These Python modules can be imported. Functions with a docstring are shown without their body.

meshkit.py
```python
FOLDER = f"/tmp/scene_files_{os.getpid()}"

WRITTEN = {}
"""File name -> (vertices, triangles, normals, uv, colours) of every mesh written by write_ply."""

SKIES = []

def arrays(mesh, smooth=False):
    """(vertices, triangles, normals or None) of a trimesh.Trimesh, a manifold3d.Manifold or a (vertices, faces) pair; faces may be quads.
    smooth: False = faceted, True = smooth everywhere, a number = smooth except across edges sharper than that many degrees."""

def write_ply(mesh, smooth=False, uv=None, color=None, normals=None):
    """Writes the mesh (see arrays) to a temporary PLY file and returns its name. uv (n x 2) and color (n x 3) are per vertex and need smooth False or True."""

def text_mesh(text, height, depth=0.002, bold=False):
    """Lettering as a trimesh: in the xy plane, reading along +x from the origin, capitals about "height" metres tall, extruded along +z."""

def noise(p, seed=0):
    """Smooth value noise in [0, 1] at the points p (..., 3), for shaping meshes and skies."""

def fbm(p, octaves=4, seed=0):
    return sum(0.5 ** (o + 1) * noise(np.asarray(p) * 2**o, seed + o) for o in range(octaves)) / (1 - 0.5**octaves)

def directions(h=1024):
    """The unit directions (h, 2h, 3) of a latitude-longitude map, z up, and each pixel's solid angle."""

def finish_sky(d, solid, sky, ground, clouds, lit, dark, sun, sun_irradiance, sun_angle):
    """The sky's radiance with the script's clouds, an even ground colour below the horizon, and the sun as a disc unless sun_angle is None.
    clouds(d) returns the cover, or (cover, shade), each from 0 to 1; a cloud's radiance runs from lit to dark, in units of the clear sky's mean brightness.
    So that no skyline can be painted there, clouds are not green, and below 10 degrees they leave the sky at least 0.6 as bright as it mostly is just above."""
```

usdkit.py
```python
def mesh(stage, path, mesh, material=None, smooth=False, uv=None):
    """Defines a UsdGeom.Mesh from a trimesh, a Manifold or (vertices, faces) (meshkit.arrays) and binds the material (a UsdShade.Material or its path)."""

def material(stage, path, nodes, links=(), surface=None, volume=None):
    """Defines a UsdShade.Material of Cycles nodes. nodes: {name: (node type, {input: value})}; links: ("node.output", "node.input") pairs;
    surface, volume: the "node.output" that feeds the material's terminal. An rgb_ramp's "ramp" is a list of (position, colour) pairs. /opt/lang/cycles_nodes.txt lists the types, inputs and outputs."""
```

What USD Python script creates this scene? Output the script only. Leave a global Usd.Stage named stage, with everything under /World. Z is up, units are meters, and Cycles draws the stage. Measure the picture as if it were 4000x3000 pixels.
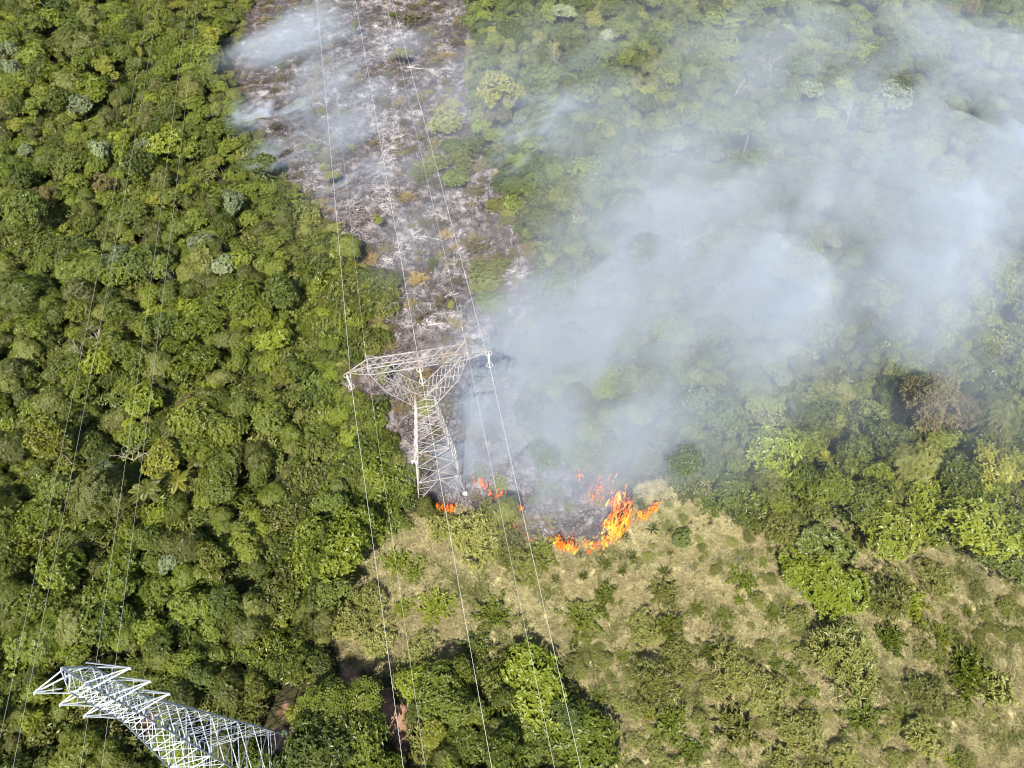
import math, numpy as np, usdkit, meshkit
from pxr import Usd, UsdGeom, UsdLux, UsdShade, Gf, Sdf, Vt
from scipy.spatial import cKDTree
from scipy.ndimage import gaussian_filter
import shapely

stage = Usd.Stage.CreateInMemory()
UsdGeom.SetStageUpAxis(stage, 'Z'); UsdGeom.SetStageMetersPerUnit(stage, 1.0)
UsdGeom.Xform.Define(stage, '/World'); UsdGeom.Scope.Define(stage, '/World/Looks')
RNG = np.random.default_rng(7)

# ------------------------------------------------------------------ camera, sky, sun, exposure
FOC, CAM_H = 2778.0, 105.0
PITCH, ROLL = math.radians(52.832), math.radians(0.7345)
EXPOSURE = 1.5
SKY_STRENGTH, SUN_INTENSITY = 0.09, 1.2
SUN_EL, SUN_DIR_XY = math.radians(52.0), (-0.20, -1.0)
_F = np.array([0, math.cos(PITCH), -math.sin(PITCH)]); _R = np.array([1.0, 0, 0]); _D = np.cross(_F, _R)
CR = math.cos(ROLL) * _R + math.sin(ROLL) * _D
CD = -math.sin(ROLL) * _R + math.cos(ROLL) * _D
CP = np.array([0, 0, CAM_H])

cam = UsdGeom.Camera.Define(stage, '/World/camera')
cam.CreateHorizontalApertureAttr(36.0); cam.CreateVerticalApertureAttr(27.0); cam.CreateFocalLengthAttr(36.0 * FOC / 4000)
cam.CreateClippingRangeAttr(Gf.Vec2f(0.5, 5000)); cam.CreateExposureAttr(EXPOSURE)
_m = Gf.Matrix4d(1.0)
for i, a in enumerate((CR, -CD, -_F)): _m.SetRow(i, Gf.Vec4d(*map(float, a), 0))
_m.SetRow(3, Gf.Vec4d(*map(float, CP), 1)); cam.AddTransformOp().Set(_m)

_s = np.array([SUN_DIR_XY[0], SUN_DIR_XY[1]]); _s = _s / np.linalg.norm(_s)
SUN = np.array([_s[0] * math.cos(SUN_EL), _s[1] * math.cos(SUN_EL), math.sin(SUN_EL)])
sun = UsdLux.DistantLight.Define(stage, '/World/sun')
sun.CreateIntensityAttr(SUN_INTENSITY); sun.CreateAngleAttr(0.5); sun.CreateNormalizeAttr(True); sun.CreateColorAttr(Gf.Vec3f(1.0, 0.95, 0.86))
_x = np.cross([0, 0, 1.0], SUN); _x /= np.linalg.norm(_x); _y = np.cross(SUN, _x)
_m = Gf.Matrix4d(1.0)
for i, a in enumerate((_x, _y, SUN)): _m.SetRow(i, Gf.Vec4d(*map(float, a), 0))
sun.AddTransformOp().Set(_m)
sky_mat = usdkit.material(stage, '/World/Looks/sky_look', {
    's': ('sky_texture', {'sky_type': 'single_scattering', 'sun_disc': False, 'sun_elevation': SUN_EL, 'sun_rotation': math.atan2(SUN[0], SUN[1])}),
    'b': ('background_shader', {'strength': SKY_STRENGTH})}, [('s.color', 'b.color')], surface='b.background')
dome = UsdLux.DomeLight.Define(stage, '/World/sky'); UsdShade.MaterialBindingAPI.Apply(dome.GetPrim()).Bind(sky_mat)
dome.GetPrim().SetCustomDataByKey('kind', 'structure')

# ------------------------------------------------------------------ helpers
def ground_z(x, y):
    p = np.stack([np.asarray(x, float) / 38, np.asarray(y, float) / 38, np.zeros_like(np.asarray(x, float))], -1)
    return 2.2 * (meshkit.fbm(p, 2, 5) - 0.5)

def ray(u, v):
    return _F + CR * (u - 2000) / FOC + CD * (v - 1500) / FOC

def at(u, v, z=0.0):
    """The point at height z that the photograph shows at (u, v) (4000 x 3000)."""
    r = ray(u, v); return CP + r * (z - CAM_H) / r[2]

def proj(p):
    q = np.asarray(p, float) - CP; d = q @ _F
    return np.stack([2000 + FOC * (q @ CR) / d, 1500 + FOC * (q @ CD) / d], -1)

def depth(p): return (np.asarray(p, float) - CP) @ _F

_used = {}
def numbered(path):
    n = _used.get(path, 0); _used[path] = n + 1
    return path if n == 0 else f'{path}_{n:03d}'

def tag(prim, label=None, cat=None, group=None, kind=None):
    prim = prim.GetPrim() if hasattr(prim, 'GetPrim') else prim
    for k, v in (('label', label), ('category', cat), ('group', group), ('kind', kind)):
        if v: prim.SetCustomDataByKey(k, v)
    return prim

def obj(name, mesh, mat, parent='/World', smooth=False):
    return usdkit.mesh(stage, numbered(f'{parent}/{name}'), mesh, mat, smooth=smooth)

def thing(name, loc=(0, 0, 0), rot=0.0, scale=None, parent='/World'):
    x = UsdGeom.Xform.Define(stage, numbered(f'{parent}/{name}'))
    x.AddTranslateOp().Set(Gf.Vec3d(*map(float, loc)))
    if rot: x.AddRotateZOp().Set(float(rot))
    if scale is not None: x.AddScaleOp().Set(Gf.Vec3f(*map(float, np.broadcast_to(scale, 3))))
    return x

def cat_meshes(parts):
    vs, fs, n = [], [], 0
    for v, f in parts:
        vs.append(v); fs.append(np.asarray(f) + n); n += len(v)
    return np.vstack(vs), np.vstack(fs)

def tube(pts, rad, sides=6, cap=True):
    p = np.asarray(pts, float); t = np.gradient(p, axis=0); t /= np.linalg.norm(t, axis=1, keepdims=True) + 1e-12
    ref = np.where(np.abs(t[:, 2:]) < 0.9, [0, 0, 1.0], [1.0, 0, 0])
    a = np.cross(t, ref); a /= np.linalg.norm(a, axis=1, keepdims=True) + 1e-12
    b = np.cross(t, a); g = np.arange(sides) * 2 * np.pi / sides
    r = np.broadcast_to(rad, (len(p),))[:, None, None]
    v = (p[:, None] + r * (np.cos(g)[None, :, None] * a[:, None] + np.sin(g)[None, :, None] * b[:, None])).reshape(-1, 3)
    i, j = np.meshgrid(np.arange(len(p) - 1), np.arange(sides), indexing='ij'); k = (j + 1) % sides
    q = np.stack([i * sides + j, i * sides + k, (i + 1) * sides + k, (i + 1) * sides + j], -1).reshape(-1, 4)
    f = np.vstack([q[:, [0, 1, 2]], q[:, [0, 2, 3]]])
    if cap:
        c = np.array([[0, m + 1, m] for m in range(1, sides - 1)])
        f = np.vstack([f, c, c[:, ::-1] + (len(p) - 1) * sides])
    return v, f

def frame_of(p, q, up=(0, 0, 1)):
    d = np.asarray(q, float) - p; L = np.linalg.norm(d); d /= L
    up = np.asarray(up, float)
    if abs(d @ up) > 0.97: up = np.array([1.0, 0.2, 0])
    a = np.cross(up, d); a /= np.linalg.norm(a); b = np.cross(d, a)
    return d, a, b, L

def angle_bar(p, q, w, flip=1, up=(0, 0, 1)):
    """A rolled steel angle from p to q: an L profile."""
    p = np.asarray(p, float); q = np.asarray(q, float); d, a, b, L = frame_of(p, q, up)
    t = w * 0.22
    w = w * 0.68; t = w * 0.22
    prof = np.array([[0, 0], [w, 0], [w, t], [t, t], [t, w], [0, w]]) - w * 0.3
    o = prof[:, :1] * a * flip + prof[:, 1:] * b
    v = np.vstack([p + o, q + o]); n = 6
    f = []
    for i in range(n):
        j = (i + 1) % n; f += [[i, j, n + j], [i, n + j, n + i]]
    for c in ([0, 1, 2], [0, 2, 3], [0, 3, 4], [0, 4, 5]):
        f += [c[::-1], [c[0] + n, c[1] + n, c[2] + n]]
    return v, np.array(f)

class Graph:
    def __init__(s): s.n, s.l = {}, []
    def add(s, kind, **inp):
        name = f'n{len(s.n)}'; vals = {}
        for k, v in inp.items():
            if isinstance(v, str) and '.' in v and v.split('.')[0] in s.n: s.l.append((v, f'{name}.{k}'))
            else: vals[k] = v
        s.n[name] = (kind, vals); return name
    def math(s, op, a, b=0.0, c=0.0, clamp=False):
        return s.add('math', math_type=op, value1=a, value2=b, value3=c, use_clamp=clamp) + '.value'
    def vec(s, op, a, b=(0, 0, 0)):
        return s.add('vector_math', vector_math_type=op, vector1=a, vector2=b)
    def make(s, name, surface=None, volume=None):
        for k, (kind, vals) in s.n.items():
            if kind == 'vector_math': vals['math_type'] = vals.pop('vector_math_type')
        return usdkit.material(stage, f'/World/Looks/{name}', s.n, s.l, surface=surface, volume=volume)

# ------------------------------------------------------------------ ground
def zone(px): return shapely.Polygon([tuple(at(u, v)[:2]) for u, v in px]).buffer(0)

BURN = zone([(1050, -160), (960, 60), (900, 260), (960, 480), (1060, 640), (1180, 800), (1250, 860), (1330, 960), (1420, 1070), (1540, 1130), (1520, 1230),
             (1500, 1330), (1390, 1440), (1380, 1530), (1500, 1640), (1550, 1760), (1600, 1930), (1700, 2010), (1850, 1985), (2010, 2035), (2060, 2100),
             (2160, 2130), (2260, 2130), (2330, 2110), (2420, 2060), (2440, 1960), (2340, 1880), (2230, 1870), (2120, 1880), (2080, 1760), (2060, 1600),
             (2040, 1430), (2090, 1240), (2110, 1060), (2060, 960), (2000, 860), (1960, 760), (1910, 620), (1850, 480), (1850, 150), (1790, -160)])
GRASS = zone([(1440, 2140), (1560, 2040), (1800, 2000), (2060, 2100), (2330, 2130), (2440, 2050), (2480, 1930), (2620, 1880), (2760, 1900), (2870, 2000),
              (3000, 2060), (3250, 2000), (3500, 2050), (4100, 2200), (4200, 3200), (2380, 3200), (2250, 2760), (2000, 2600), (1620, 2640), (1350, 2560), (1290, 2400)])
SOIL = [zone(p) for p in ([(1480, 2690), (1560, 2700), (1570, 2800), (1610, 2890), (1600, 2990), (1540, 2960), (1530, 2860), (1480, 2780)],
                          [(1330, 2600), (1400, 2610), (1460, 2690), (1400, 2700), (1330, 2650)],
                          [(1040, 2850), (1130, 2850), (1130, 2920), (1060, 2940), (1030, 2910)],
                          [(540, 2800), (590, 2780), (620, 2850), (570, 2900)],
                          [(1070, 2790), (1125, 2700), (1150, 2700), (1110, 2800)])]
LOWSCRUB = zone([(1250, 900), (1340, 980), (1420, 1080), (1520, 1130), (1600, 1120), (1560, 1210), (1500, 1330), (1390, 1440), (1380, 1530), (1500, 1640), (1550, 1760),
                 (1600, 1930), (1560, 2040), (1440, 2110), (1330, 1900), (1250, 1650), (1180, 1350), (1150, 1050)])
RIGHTGREEN = zone([(2800, 1700), (3000, 1620), (3300, 1700), (3700, 1750), (4150, 1800), (4150, 2200), (3600, 2080), (3250, 2000), (2900, 1960), (2700, 1850)])
BOTTOM = zone([(1250, 2560), (1620, 2640), (2000, 2600), (2250, 2760), (2380, 3200), (1000, 3200)])

gx = np.concatenate([np.linspace(-1600, -200, 24)[:-1], np.arange(-190, 190.1, 1.0), np.linspace(200, 1600, 24)[1:]])
gy = np.concatenate([np.linspace(-900, -10, 16)[:-1], np.arange(-5, 262.1, 1.0), np.linspace(270, 2400, 26)])
GX, GY = np.meshgrid(gx, gy)
gv = np.stack([GX, GY, ground_z(GX, GY)], -1).reshape(-1, 3)
far = np.maximum(0, np.hypot(GX, GY - 120).ravel() - 300); gv[:, 2] += far * 0.03 * (meshkit.noise(gv / 260, 3) - 0.3)
nx, ny = len(gx), len(gy)
ii, jj = np.meshgrid(np.arange(ny - 1), np.arange(nx - 1), indexing='ij'); a = (ii * nx + jj).ravel()
gf = np.vstack([np.stack([a, a + 1, a + nx + 1], 1), np.stack([a, a + nx + 1, a + nx], 1)])
def mask(polys, sig):
    m = np.zeros(GX.shape)
    for p in polys: m = np.maximum(m, shapely.contains_xy(p, GX, GY).astype(float))
    return gaussian_filter(m, sig)
zones = np.stack([mask([BURN], 2.6), mask([GRASS], 2.4), mask(SOIL, 0.8)], -1).reshape(-1, 3)

g = Graph()
pos = g.add('geometry') + '.position'
zc = g.add('attribute', attribute='zones') + '.color'
sp = g.add('separate_color', color=zc)
edge = g.add('noise_texture', vector=pos, scale=0.22, detail=5.0, roughness=0.65) + '.fac'
def soft(chan):
    return g.math('multiply_add', g.math('add', chan, g.math('multiply', g.math('subtract', edge, 0.5), 2.2)), 2.6, -0.8, True)
burn_f, grass_f, soil_f = soft(sp + '.r'), soft(sp + '.g'), soft(sp + '.b')
fine = g.add('noise_texture', vector=pos, scale=2.6, detail=6.0, roughness=0.7) + '.fac'
mid = g.add('noise_texture', vector=pos, scale=0.16, detail=4.0, roughness=0.6, distortion=0.6) + '.fac'
streak = g.add('noise_texture', vector=g.add('mapping', vector=pos, scale=(0.55, 1.5, 1.0), rotation=(0, 0, 0.6)) + '.vector', scale=1.6, detail=6.0, roughness=0.72, distortion=1.2) + '.fac'
litter = g.add('rgb_ramp', fac=fine, ramp=[(0.3, (0.012, 0.012, 0.006)), (0.6, (0.04, 0.036, 0.016)), (0.8, (0.09, 0.075, 0.035))]) + '.color'
grassc = g.add('rgb_ramp', fac=g.math('add', g.math('multiply', fine, 0.55), g.math('multiply', mid, 0.5)),
               ramp=[(0.32, (0.16, 0.165, 0.06)), (0.42, (0.28, 0.255, 0.11)), (0.54, (0.38, 0.34, 0.175)), (0.70, (0.48, 0.43, 0.26))]) + '.color'
burnc = g.add('rgb_ramp', fac=g.math('add', g.math('multiply', streak, 0.46), g.math('multiply', mid, 0.60)),
              ramp=[(0.34, (0.075, 0.056, 0.047)), (0.46, (0.145, 0.117, 0.107)), (0.56, (0.20, 0.176, 0.174)), (0.65, (0.25, 0.225, 0.222)), (0.75, (0.36, 0.33, 0.325))]) + '.color'
soilc = g.add('rgb_ramp', fac=fine, ramp=[(0.3, (0.19, 0.085, 0.055)), (0.52, (0.27, 0.155, 0.10)), (0.72, (0.37, 0.28, 0.18))]) + '.color'
c = g.add('mix', fac=grass_f, color1=litter, color2=grassc) + '.color'
c = g.add('mix', fac=burn_f, color1=c, color2=burnc) + '.color'
c = g.add('mix', fac=soil_f, color1=c, color2=soilc) + '.color'
bump = g.add('bump', height=g.math('add', fine, g.math('multiply', streak, 0.6)), distance=0.25, strength=0.8) + '.normal'
pr = g.add('principled_bsdf', base_color=c, roughness=0.95, specular_ior_level=0.1, normal=bump)
ground_mat = g.make('ground_look', surface=pr + '.BSDF')
gm = obj('ground', (gv, gf), ground_mat, smooth=True)
UsdGeom.PrimvarsAPI(gm).CreatePrimvar('zones', Sdf.ValueTypeNames.Color3fArray, 'vertex').Set(Vt.Vec3fArray.FromNumpy(zones.astype(np.float32)))
tag(gm, kind='structure')

# ------------------------------------------------------------------ leaf, bark, steel looks
def leaf_look(name, dark, midc, light, transl=0.28, rough=0.45, tree_var=0.35, spec=0.35):
    g = Graph()
    isl = g.add('geometry') + '.random_per_island'
    rnd = g.add('object_info') + '.random'
    posw = g.add('geometry') + '.position'
    f = g.math('multiply', isl, 0.6)
    f = g.math('add', f, g.math('multiply', g.math('subtract', rnd, 0.5), tree_var))
    col = g.add('rgb_ramp', fac=g.math('add', f, 0.2), ramp=[(0.1, dark), (0.5, midc), (0.95, light)]) + '.color'
    big = g.add('noise_texture', vector=posw, scale=0.045, detail=2.0) + '.fac'
    col = g.add('hsv', color=col, hue=g.math('multiply_add', big, 0.05, 0.475), saturation=1.0, value=g.math('multiply_add', rnd, 0.35, 0.82)) + '.color'
    p = g.add('principled_bsdf', base_color=col, roughness=rough, specular_ior_level=spec)
    t = g.add('translucent_bsdf', color=g.add('mix', mix_type='multiply', fac=1.0, color1=col, color2=(1.2, 1.35, 0.55)) + '.color')
    m = g.add('mix_closure', fac=transl, closure1=p + '.BSDF', closure2=t + '.BSDF')
    return g.make(name, surface=m + '.closure')

LEAF = {
    'green': leaf_look('green_leaf', (0.068, 0.084, 0.008), (0.138, 0.160, 0.020), (0.24, 0.25, 0.05)),
    'bright': leaf_look('bright_leaf', (0.088, 0.108, 0.008), (0.168, 0.192, 0.019), (0.28, 0.29, 0.052)),
    'dark': leaf_look('dark_leaf', (0.055, 0.072, 0.010), (0.110, 0.132, 0.022), (0.195, 0.21, 0.05)),
    'olive': leaf_look('olive_leaf', (0.074, 0.081, 0.013), (0.150, 0.156, 0.034), (0.255, 0.245, 0.078)),
    'silver': leaf_look('silver_leaf', (0.095, 0.115, 0.05), (0.175, 0.195, 0.10), (0.30, 0.32, 0.19), 0.15),
    'yellow': leaf_look('yellow_leaf', (0.105, 0.112, 0.012), (0.20, 0.195, 0.026), (0.32, 0.29, 0.06)),
    'pale': leaf_look('pale_leaf', (0.080, 0.100, 0.018), (0.175, 0.19, 0.05), (0.36, 0.36, 0.14), 0.2),
    'sedge': leaf_look('shrub_leaf', (0.115, 0.12, 0.024), (0.21, 0.21, 0.058), (0.33, 0.31, 0.12)),
    'scorched': leaf_look('scorched_leaf', (0.095, 0.075, 0.030), (0.18, 0.145, 0.06), (0.28, 0.23, 0.11), 0.15, 0.7),
    'rusty': leaf_look('rusty_leaf', (0.085, 0.070, 0.024), (0.16, 0.125, 0.045), (0.24, 0.19, 0.08), 0.15, 0.7),
    'tan': leaf_look('tan_leaf', (0.14, 0.10, 0.03), (0.23, 0.165, 0.06), (0.34, 0.26, 0.12), 0.15, 0.7),
}
def bark_look(name, a, b, rough=0.9):
    g = Graph(); p = g.add('geometry') + '.position'
    n = g.add('noise_texture', vector=p, scale=5.0, detail=4.0) + '.fac'
    c = g.add('rgb_ramp', fac=n, ramp=[(0.3, a), (0.7, b)]) + '.color'
    return g.make(name, surface=g.add('principled_bsdf', base_color=c, roughness=rough, specular_ior_level=0.2) + '.BSDF')
BARK = bark_look('bark', (0.06, 0.048, 0.035), (0.17, 0.14, 0.11))
PALEBARK = bark_look('pale_bark', (0.16, 0.125, 0.10), (0.32, 0.28, 0.24))
CHAR = bark_look('charred_wood', (0.02, 0.018, 0.018), (0.07, 0.06, 0.058))
def steel_look(name, base, light, rust, rust_amount):
    g = Graph(); p = g.add('geometry') + '.position'
    n1 = g.add('noise_texture', vector=p, scale=0.9, detail=5.0, roughness=0.65) + '.fac'
    n2 = g.add('noise_texture', vector=p, scale=6.0, detail=4.0) + '.fac'
    c = g.add('rgb_ramp', fac=n2, ramp=[(0.3, base), (0.7, light)]) + '.color'
    c = g.add('mix', fac=g.math('multiply_add', n1, 6.0, -6.0 * (1 - rust_amount), True), color1=c, color2=rust) + '.color'
    return g.make(name, surface=g.add('principled_bsdf', base_color=c, metallic=0.15, roughness=0.55) + '.BSDF')
OLDSTEEL = steel_look('weathered_steel', (0.23, 0.222, 0.21), (0.34, 0.332, 0.32), (0.25, 0.155, 0.095), 0.49)
NEWSTEEL = steel_look('galvanised_steel', (0.27, 0.295, 0.315), (0.45, 0.475, 0.495), (0.35, 0.375, 0.395), 0.4)
CONCRETE = bark_look('concrete', (0.42, 0.40, 0.37), (0.58, 0.56, 0.53))
GLASSY = usdkit.material(stage, '/World/Looks/insulator_glass', {'p': ('principled_bsdf', {'base_color': (0.34, 0.40, 0.29), 'roughness': 0.2})}, surface='p.BSDF')
ALU = usdkit.material(stage, '/World/Looks/aluminium_wire', {'p': ('principled_bsdf', {'base_color': (0.52, 0.51, 0.48), 'roughness': 0.5, 'metallic': 0.2})}, surface='p.BSDF')
DULLWIRE = usdkit.material(stage, '/World/Looks/dull_wire', {'p': ('principled_bsdf', {'base_color': (0.42, 0.41, 0.38), 'roughness': 0.6, 'metallic': 0.2})}, surface='p.BSDF')

# ------------------------------------------------------------------ lattice pylons
def lattice(parent, name, segs, mat, w):
    for k, (p, q) in enumerate(segs):
        obj(name, angle_bar(p, q, w, 1 if k % 2 else -1), mat, parent)

def zigzag(a0, a1, b0, b1, n, cross=True):
    """Braces between the lines a0-a1 and b0-b1 in n panels."""
    out = []; a0, a1, b0, b1 = (np.asarray(x, float) for x in (a0, a1, b0, b1))
    t = np.linspace(0, 1, n + 1)
    for i in range(n):
        pa, pb, qa, qb = a0 + (a1 - a0) * t[i], b0 + (b1 - b0) * t[i], a0 + (a1 - a0) * t[i + 1], b0 + (b1 - b0) * t[i + 1]
        if cross: out += [(pa, qb), (pb, qa)]
        else: out.append((pa, qb) if i % 2 else (pb, qa))
    return out

def sub(parent, name): return UsdGeom.Xform.Define(stage, numbered(f'{parent}/{name}')).GetPath().pathString

def body_corner(k, half): return np.array([(1, 1), (-1, 1), (-1, -1), (1, -1)][k % 4], float) * half

# the old delta pylon in the burnt strip
T1 = thing('lattice_pylon', (-12.5, 59.9, 0), 10.5); T1p = T1.GetPath().pathString
tag(T1, 'weathered rust-streaked steel pylon with a flat wide top beam, standing in the burnt strip', 'pylon')
Z_W, H_B, H_W = 22.6, 3.85, 1.3
half = lambda z: H_B + (H_W - H_B) * z / Z_W
cor = lambda k, z: np.append(body_corner(k, half(z)), z)
for k in range(4):
    obj('leg', angle_bar(cor(k, -0.6), cor(k, Z_W), 0.2, up=(1, 1, 0)), OLDSTEEL, T1p)
    f = np.append(body_corner(k, H_B), 0.0)
    obj('footing', cat_meshes([tube([f + [0, 0, -0.6], f + [0, 0, 0.35], f + [0, 0, 0.45]], [0.45, 0.42, 0.3], 8)]), CONCRETE, T1p)
lv = [0.3, 5.2, 9.2, 12.6, 15.4, 17.8, 19.7, 21.2, Z_W]
b1 = sub(T1p, 'body_bracing')
for k in range(4):
    for i in range(len(lv) - 1):
        za, zb = lv[i], lv[i + 1]
        if i == 0:
            m = (cor(k, zb) + cor(k + 1, zb)) / 2
            lattice(b1, 'brace', [(cor(k, za), m), (cor(k + 1, za), m)], OLDSTEEL, 0.11)
            for s in (0.35, 0.68):
                for kk in (k, k + 1):
                    pm = cor(kk, za) + (m - cor(kk, za)) * s
                    lattice(b1, 'brace', [(cor(kk, za + (zb - za) * s), pm), (cor(kk, za + (zb - za) * min(s + 0.32, 1)), pm)], OLDSTEEL, 0.08)
        else:
            lattice(b1, 'brace', [(cor(k, za), cor(k + 1, zb)), (cor(k + 1, za), cor(k, zb))], OLDSTEEL, 0.1)
        if i in (0, 2, 7): lattice(b1, 'girt', [(cor(k, zb), cor(k + 1, zb))], OLDSTEEL, 0.11)
lattice(b1, 'girt', [(cor(0, lv[1]), cor(2, lv[1])), (cor(1, lv[1]), cor(3, lv[1]))], OLDSTEEL, 0.09)
X1, XT, ZB0, ZB1, YB = 6.55, 9.55, 31.0, 32.35, 0.82
for s in (-1, 1):
    v = sub(T1p, 'upper_arm')
    for y in (-1, 1):
        out0, out1 = np.array([s * H_W, y * H_W, Z_W]), np.array([s * X1, y * YB, ZB0])
        in0, in1 = np.array([-s * 0.15, y * H_W * 0.95, Z_W + 1.7]), np.array([s * (X1 - 1.3), y * YB, ZB0])
        outm = out0 + (out1 - out0) * 0.6 + np.array([s * 0.55, 0, -0.5])
        lattice(v, 'chord', [(out0, outm), (outm, out1), (in0, in1)], OLDSTEEL, 0.14)
        lattice(v, 'brace', zigzag(out0, outm, in0, in0 + (in1 - in0) * 0.6, 4, False) + zigzag(outm, out1, in0 + (in1 - in0) * 0.6, in1, 4, False), OLDSTEEL, 0.085)
    Pn = lambda y, t: np.array([s * H_W, y * H_W, Z_W]) * (1 - t) + np.array([s * X1, y * YB, ZB0]) * t
    Pi = lambda y, t: np.array([-s * 0.15, y * H_W * 0.95, Z_W + 1.7]) * (1 - t) + np.array([s * (X1 - 1.3), y * YB, ZB0]) * t
    lattice(v, 'brace', zigzag(Pn(-1, 0), Pn(-1, 1), Pn(1, 0), Pn(1, 1), 7) + zigzag(Pi(-1, 0.1), Pi(-1, 1), Pi(1, 0.1), Pi(1, 1), 7), OLDSTEEL, 0.08)
bm = sub(T1p, 'top_beam')
for y in (-1, 1):
    for z in (ZB0, ZB1):
        lattice(bm, 'chord', [((-X1, y * YB, z), (0, y * YB, z)), ((0, y * YB, z), (X1, y * YB, z))], OLDSTEEL, 0.15)
    lattice(bm, 'brace', zigzag((-X1, y * YB, ZB0), (X1, y * YB, ZB0), (-X1, y * YB, ZB1), (X1, y * YB, ZB1), 9), OLDSTEEL, 0.085)
for z in (ZB0, ZB1):
    lattice(bm, 'brace', zigzag((-X1, -YB, z), (X1, -YB, z), (-X1, YB, z), (X1, YB, z), 8), OLDSTEEL, 0.085)
for x in (-X1, -X1 / 2, 0, X1 / 2, X1):
    lattice(bm, 'brace', [((x, -YB, ZB0), (x, -YB, ZB1)), ((x, YB, ZB0), (x, YB, ZB1)), ((x, -YB, ZB1), (x, YB, ZB1)), ((x, -YB, ZB0), (x, YB, ZB0))], OLDSTEEL, 0.12)
for s in (-1, 1):
    ca = sub(T1p, 'beam_end'); tip = np.array([s * XT, 0, ZB0 + 0.1])
    pts = [np.array([s * X1, y * YB, z]) for z in (ZB0, ZB1) for y in (-1, 1)]
    lattice(ca, 'chord', [(p, tip) for p in pts], OLDSTEEL, 0.13)
    for t in (0.3, 0.6):
        m = [p + (tip - p) * t for p in pts]
        lattice(ca, 'brace', [(m[0], m[1]), (m[2], m[3]), (m[0], m[2]), (m[1], m[3])], OLDSTEEL, 0.075)
    lattice(ca, 'brace', [(pts[0], pts[1] + (tip - pts[1]) * 0.3), (pts[2], pts[3] + (tip - pts[3]) * 0.3), (pts[0], pts[2] + (tip - pts[2]) * 0.3), (pts[1], pts[3] + (tip - pts[3]) * 0.3)], OLDSTEEL, 0.075)
    pk = sub(T1p, 'wire_peak'); ap = np.array([s * (X1 - 0.05), 0, 34.1])
    lattice(pk, 'chord', [((s * X1, -YB, ZB1), ap), ((s * X1, YB, ZB1), ap), ((s * (X1 - 1.6), -YB, ZB1), ap), ((s * (X1 - 1.6), YB, ZB1), ap)], OLDSTEEL, 0.12)
    obj('bracket', angle_bar(ap + [0, -0.35, 0], ap + [0, 0.35, 0], 0.16), OLDSTEEL, pk)
_c, _sn = math.cos(math.radians(10.5)), math.sin(math.radians(10.5))
def t1(p):
    return np.array([-12.5 + _c * p[0] - _sn * p[1], 59.9 + _sn * p[0] + _c * p[1], p[2]])

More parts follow.
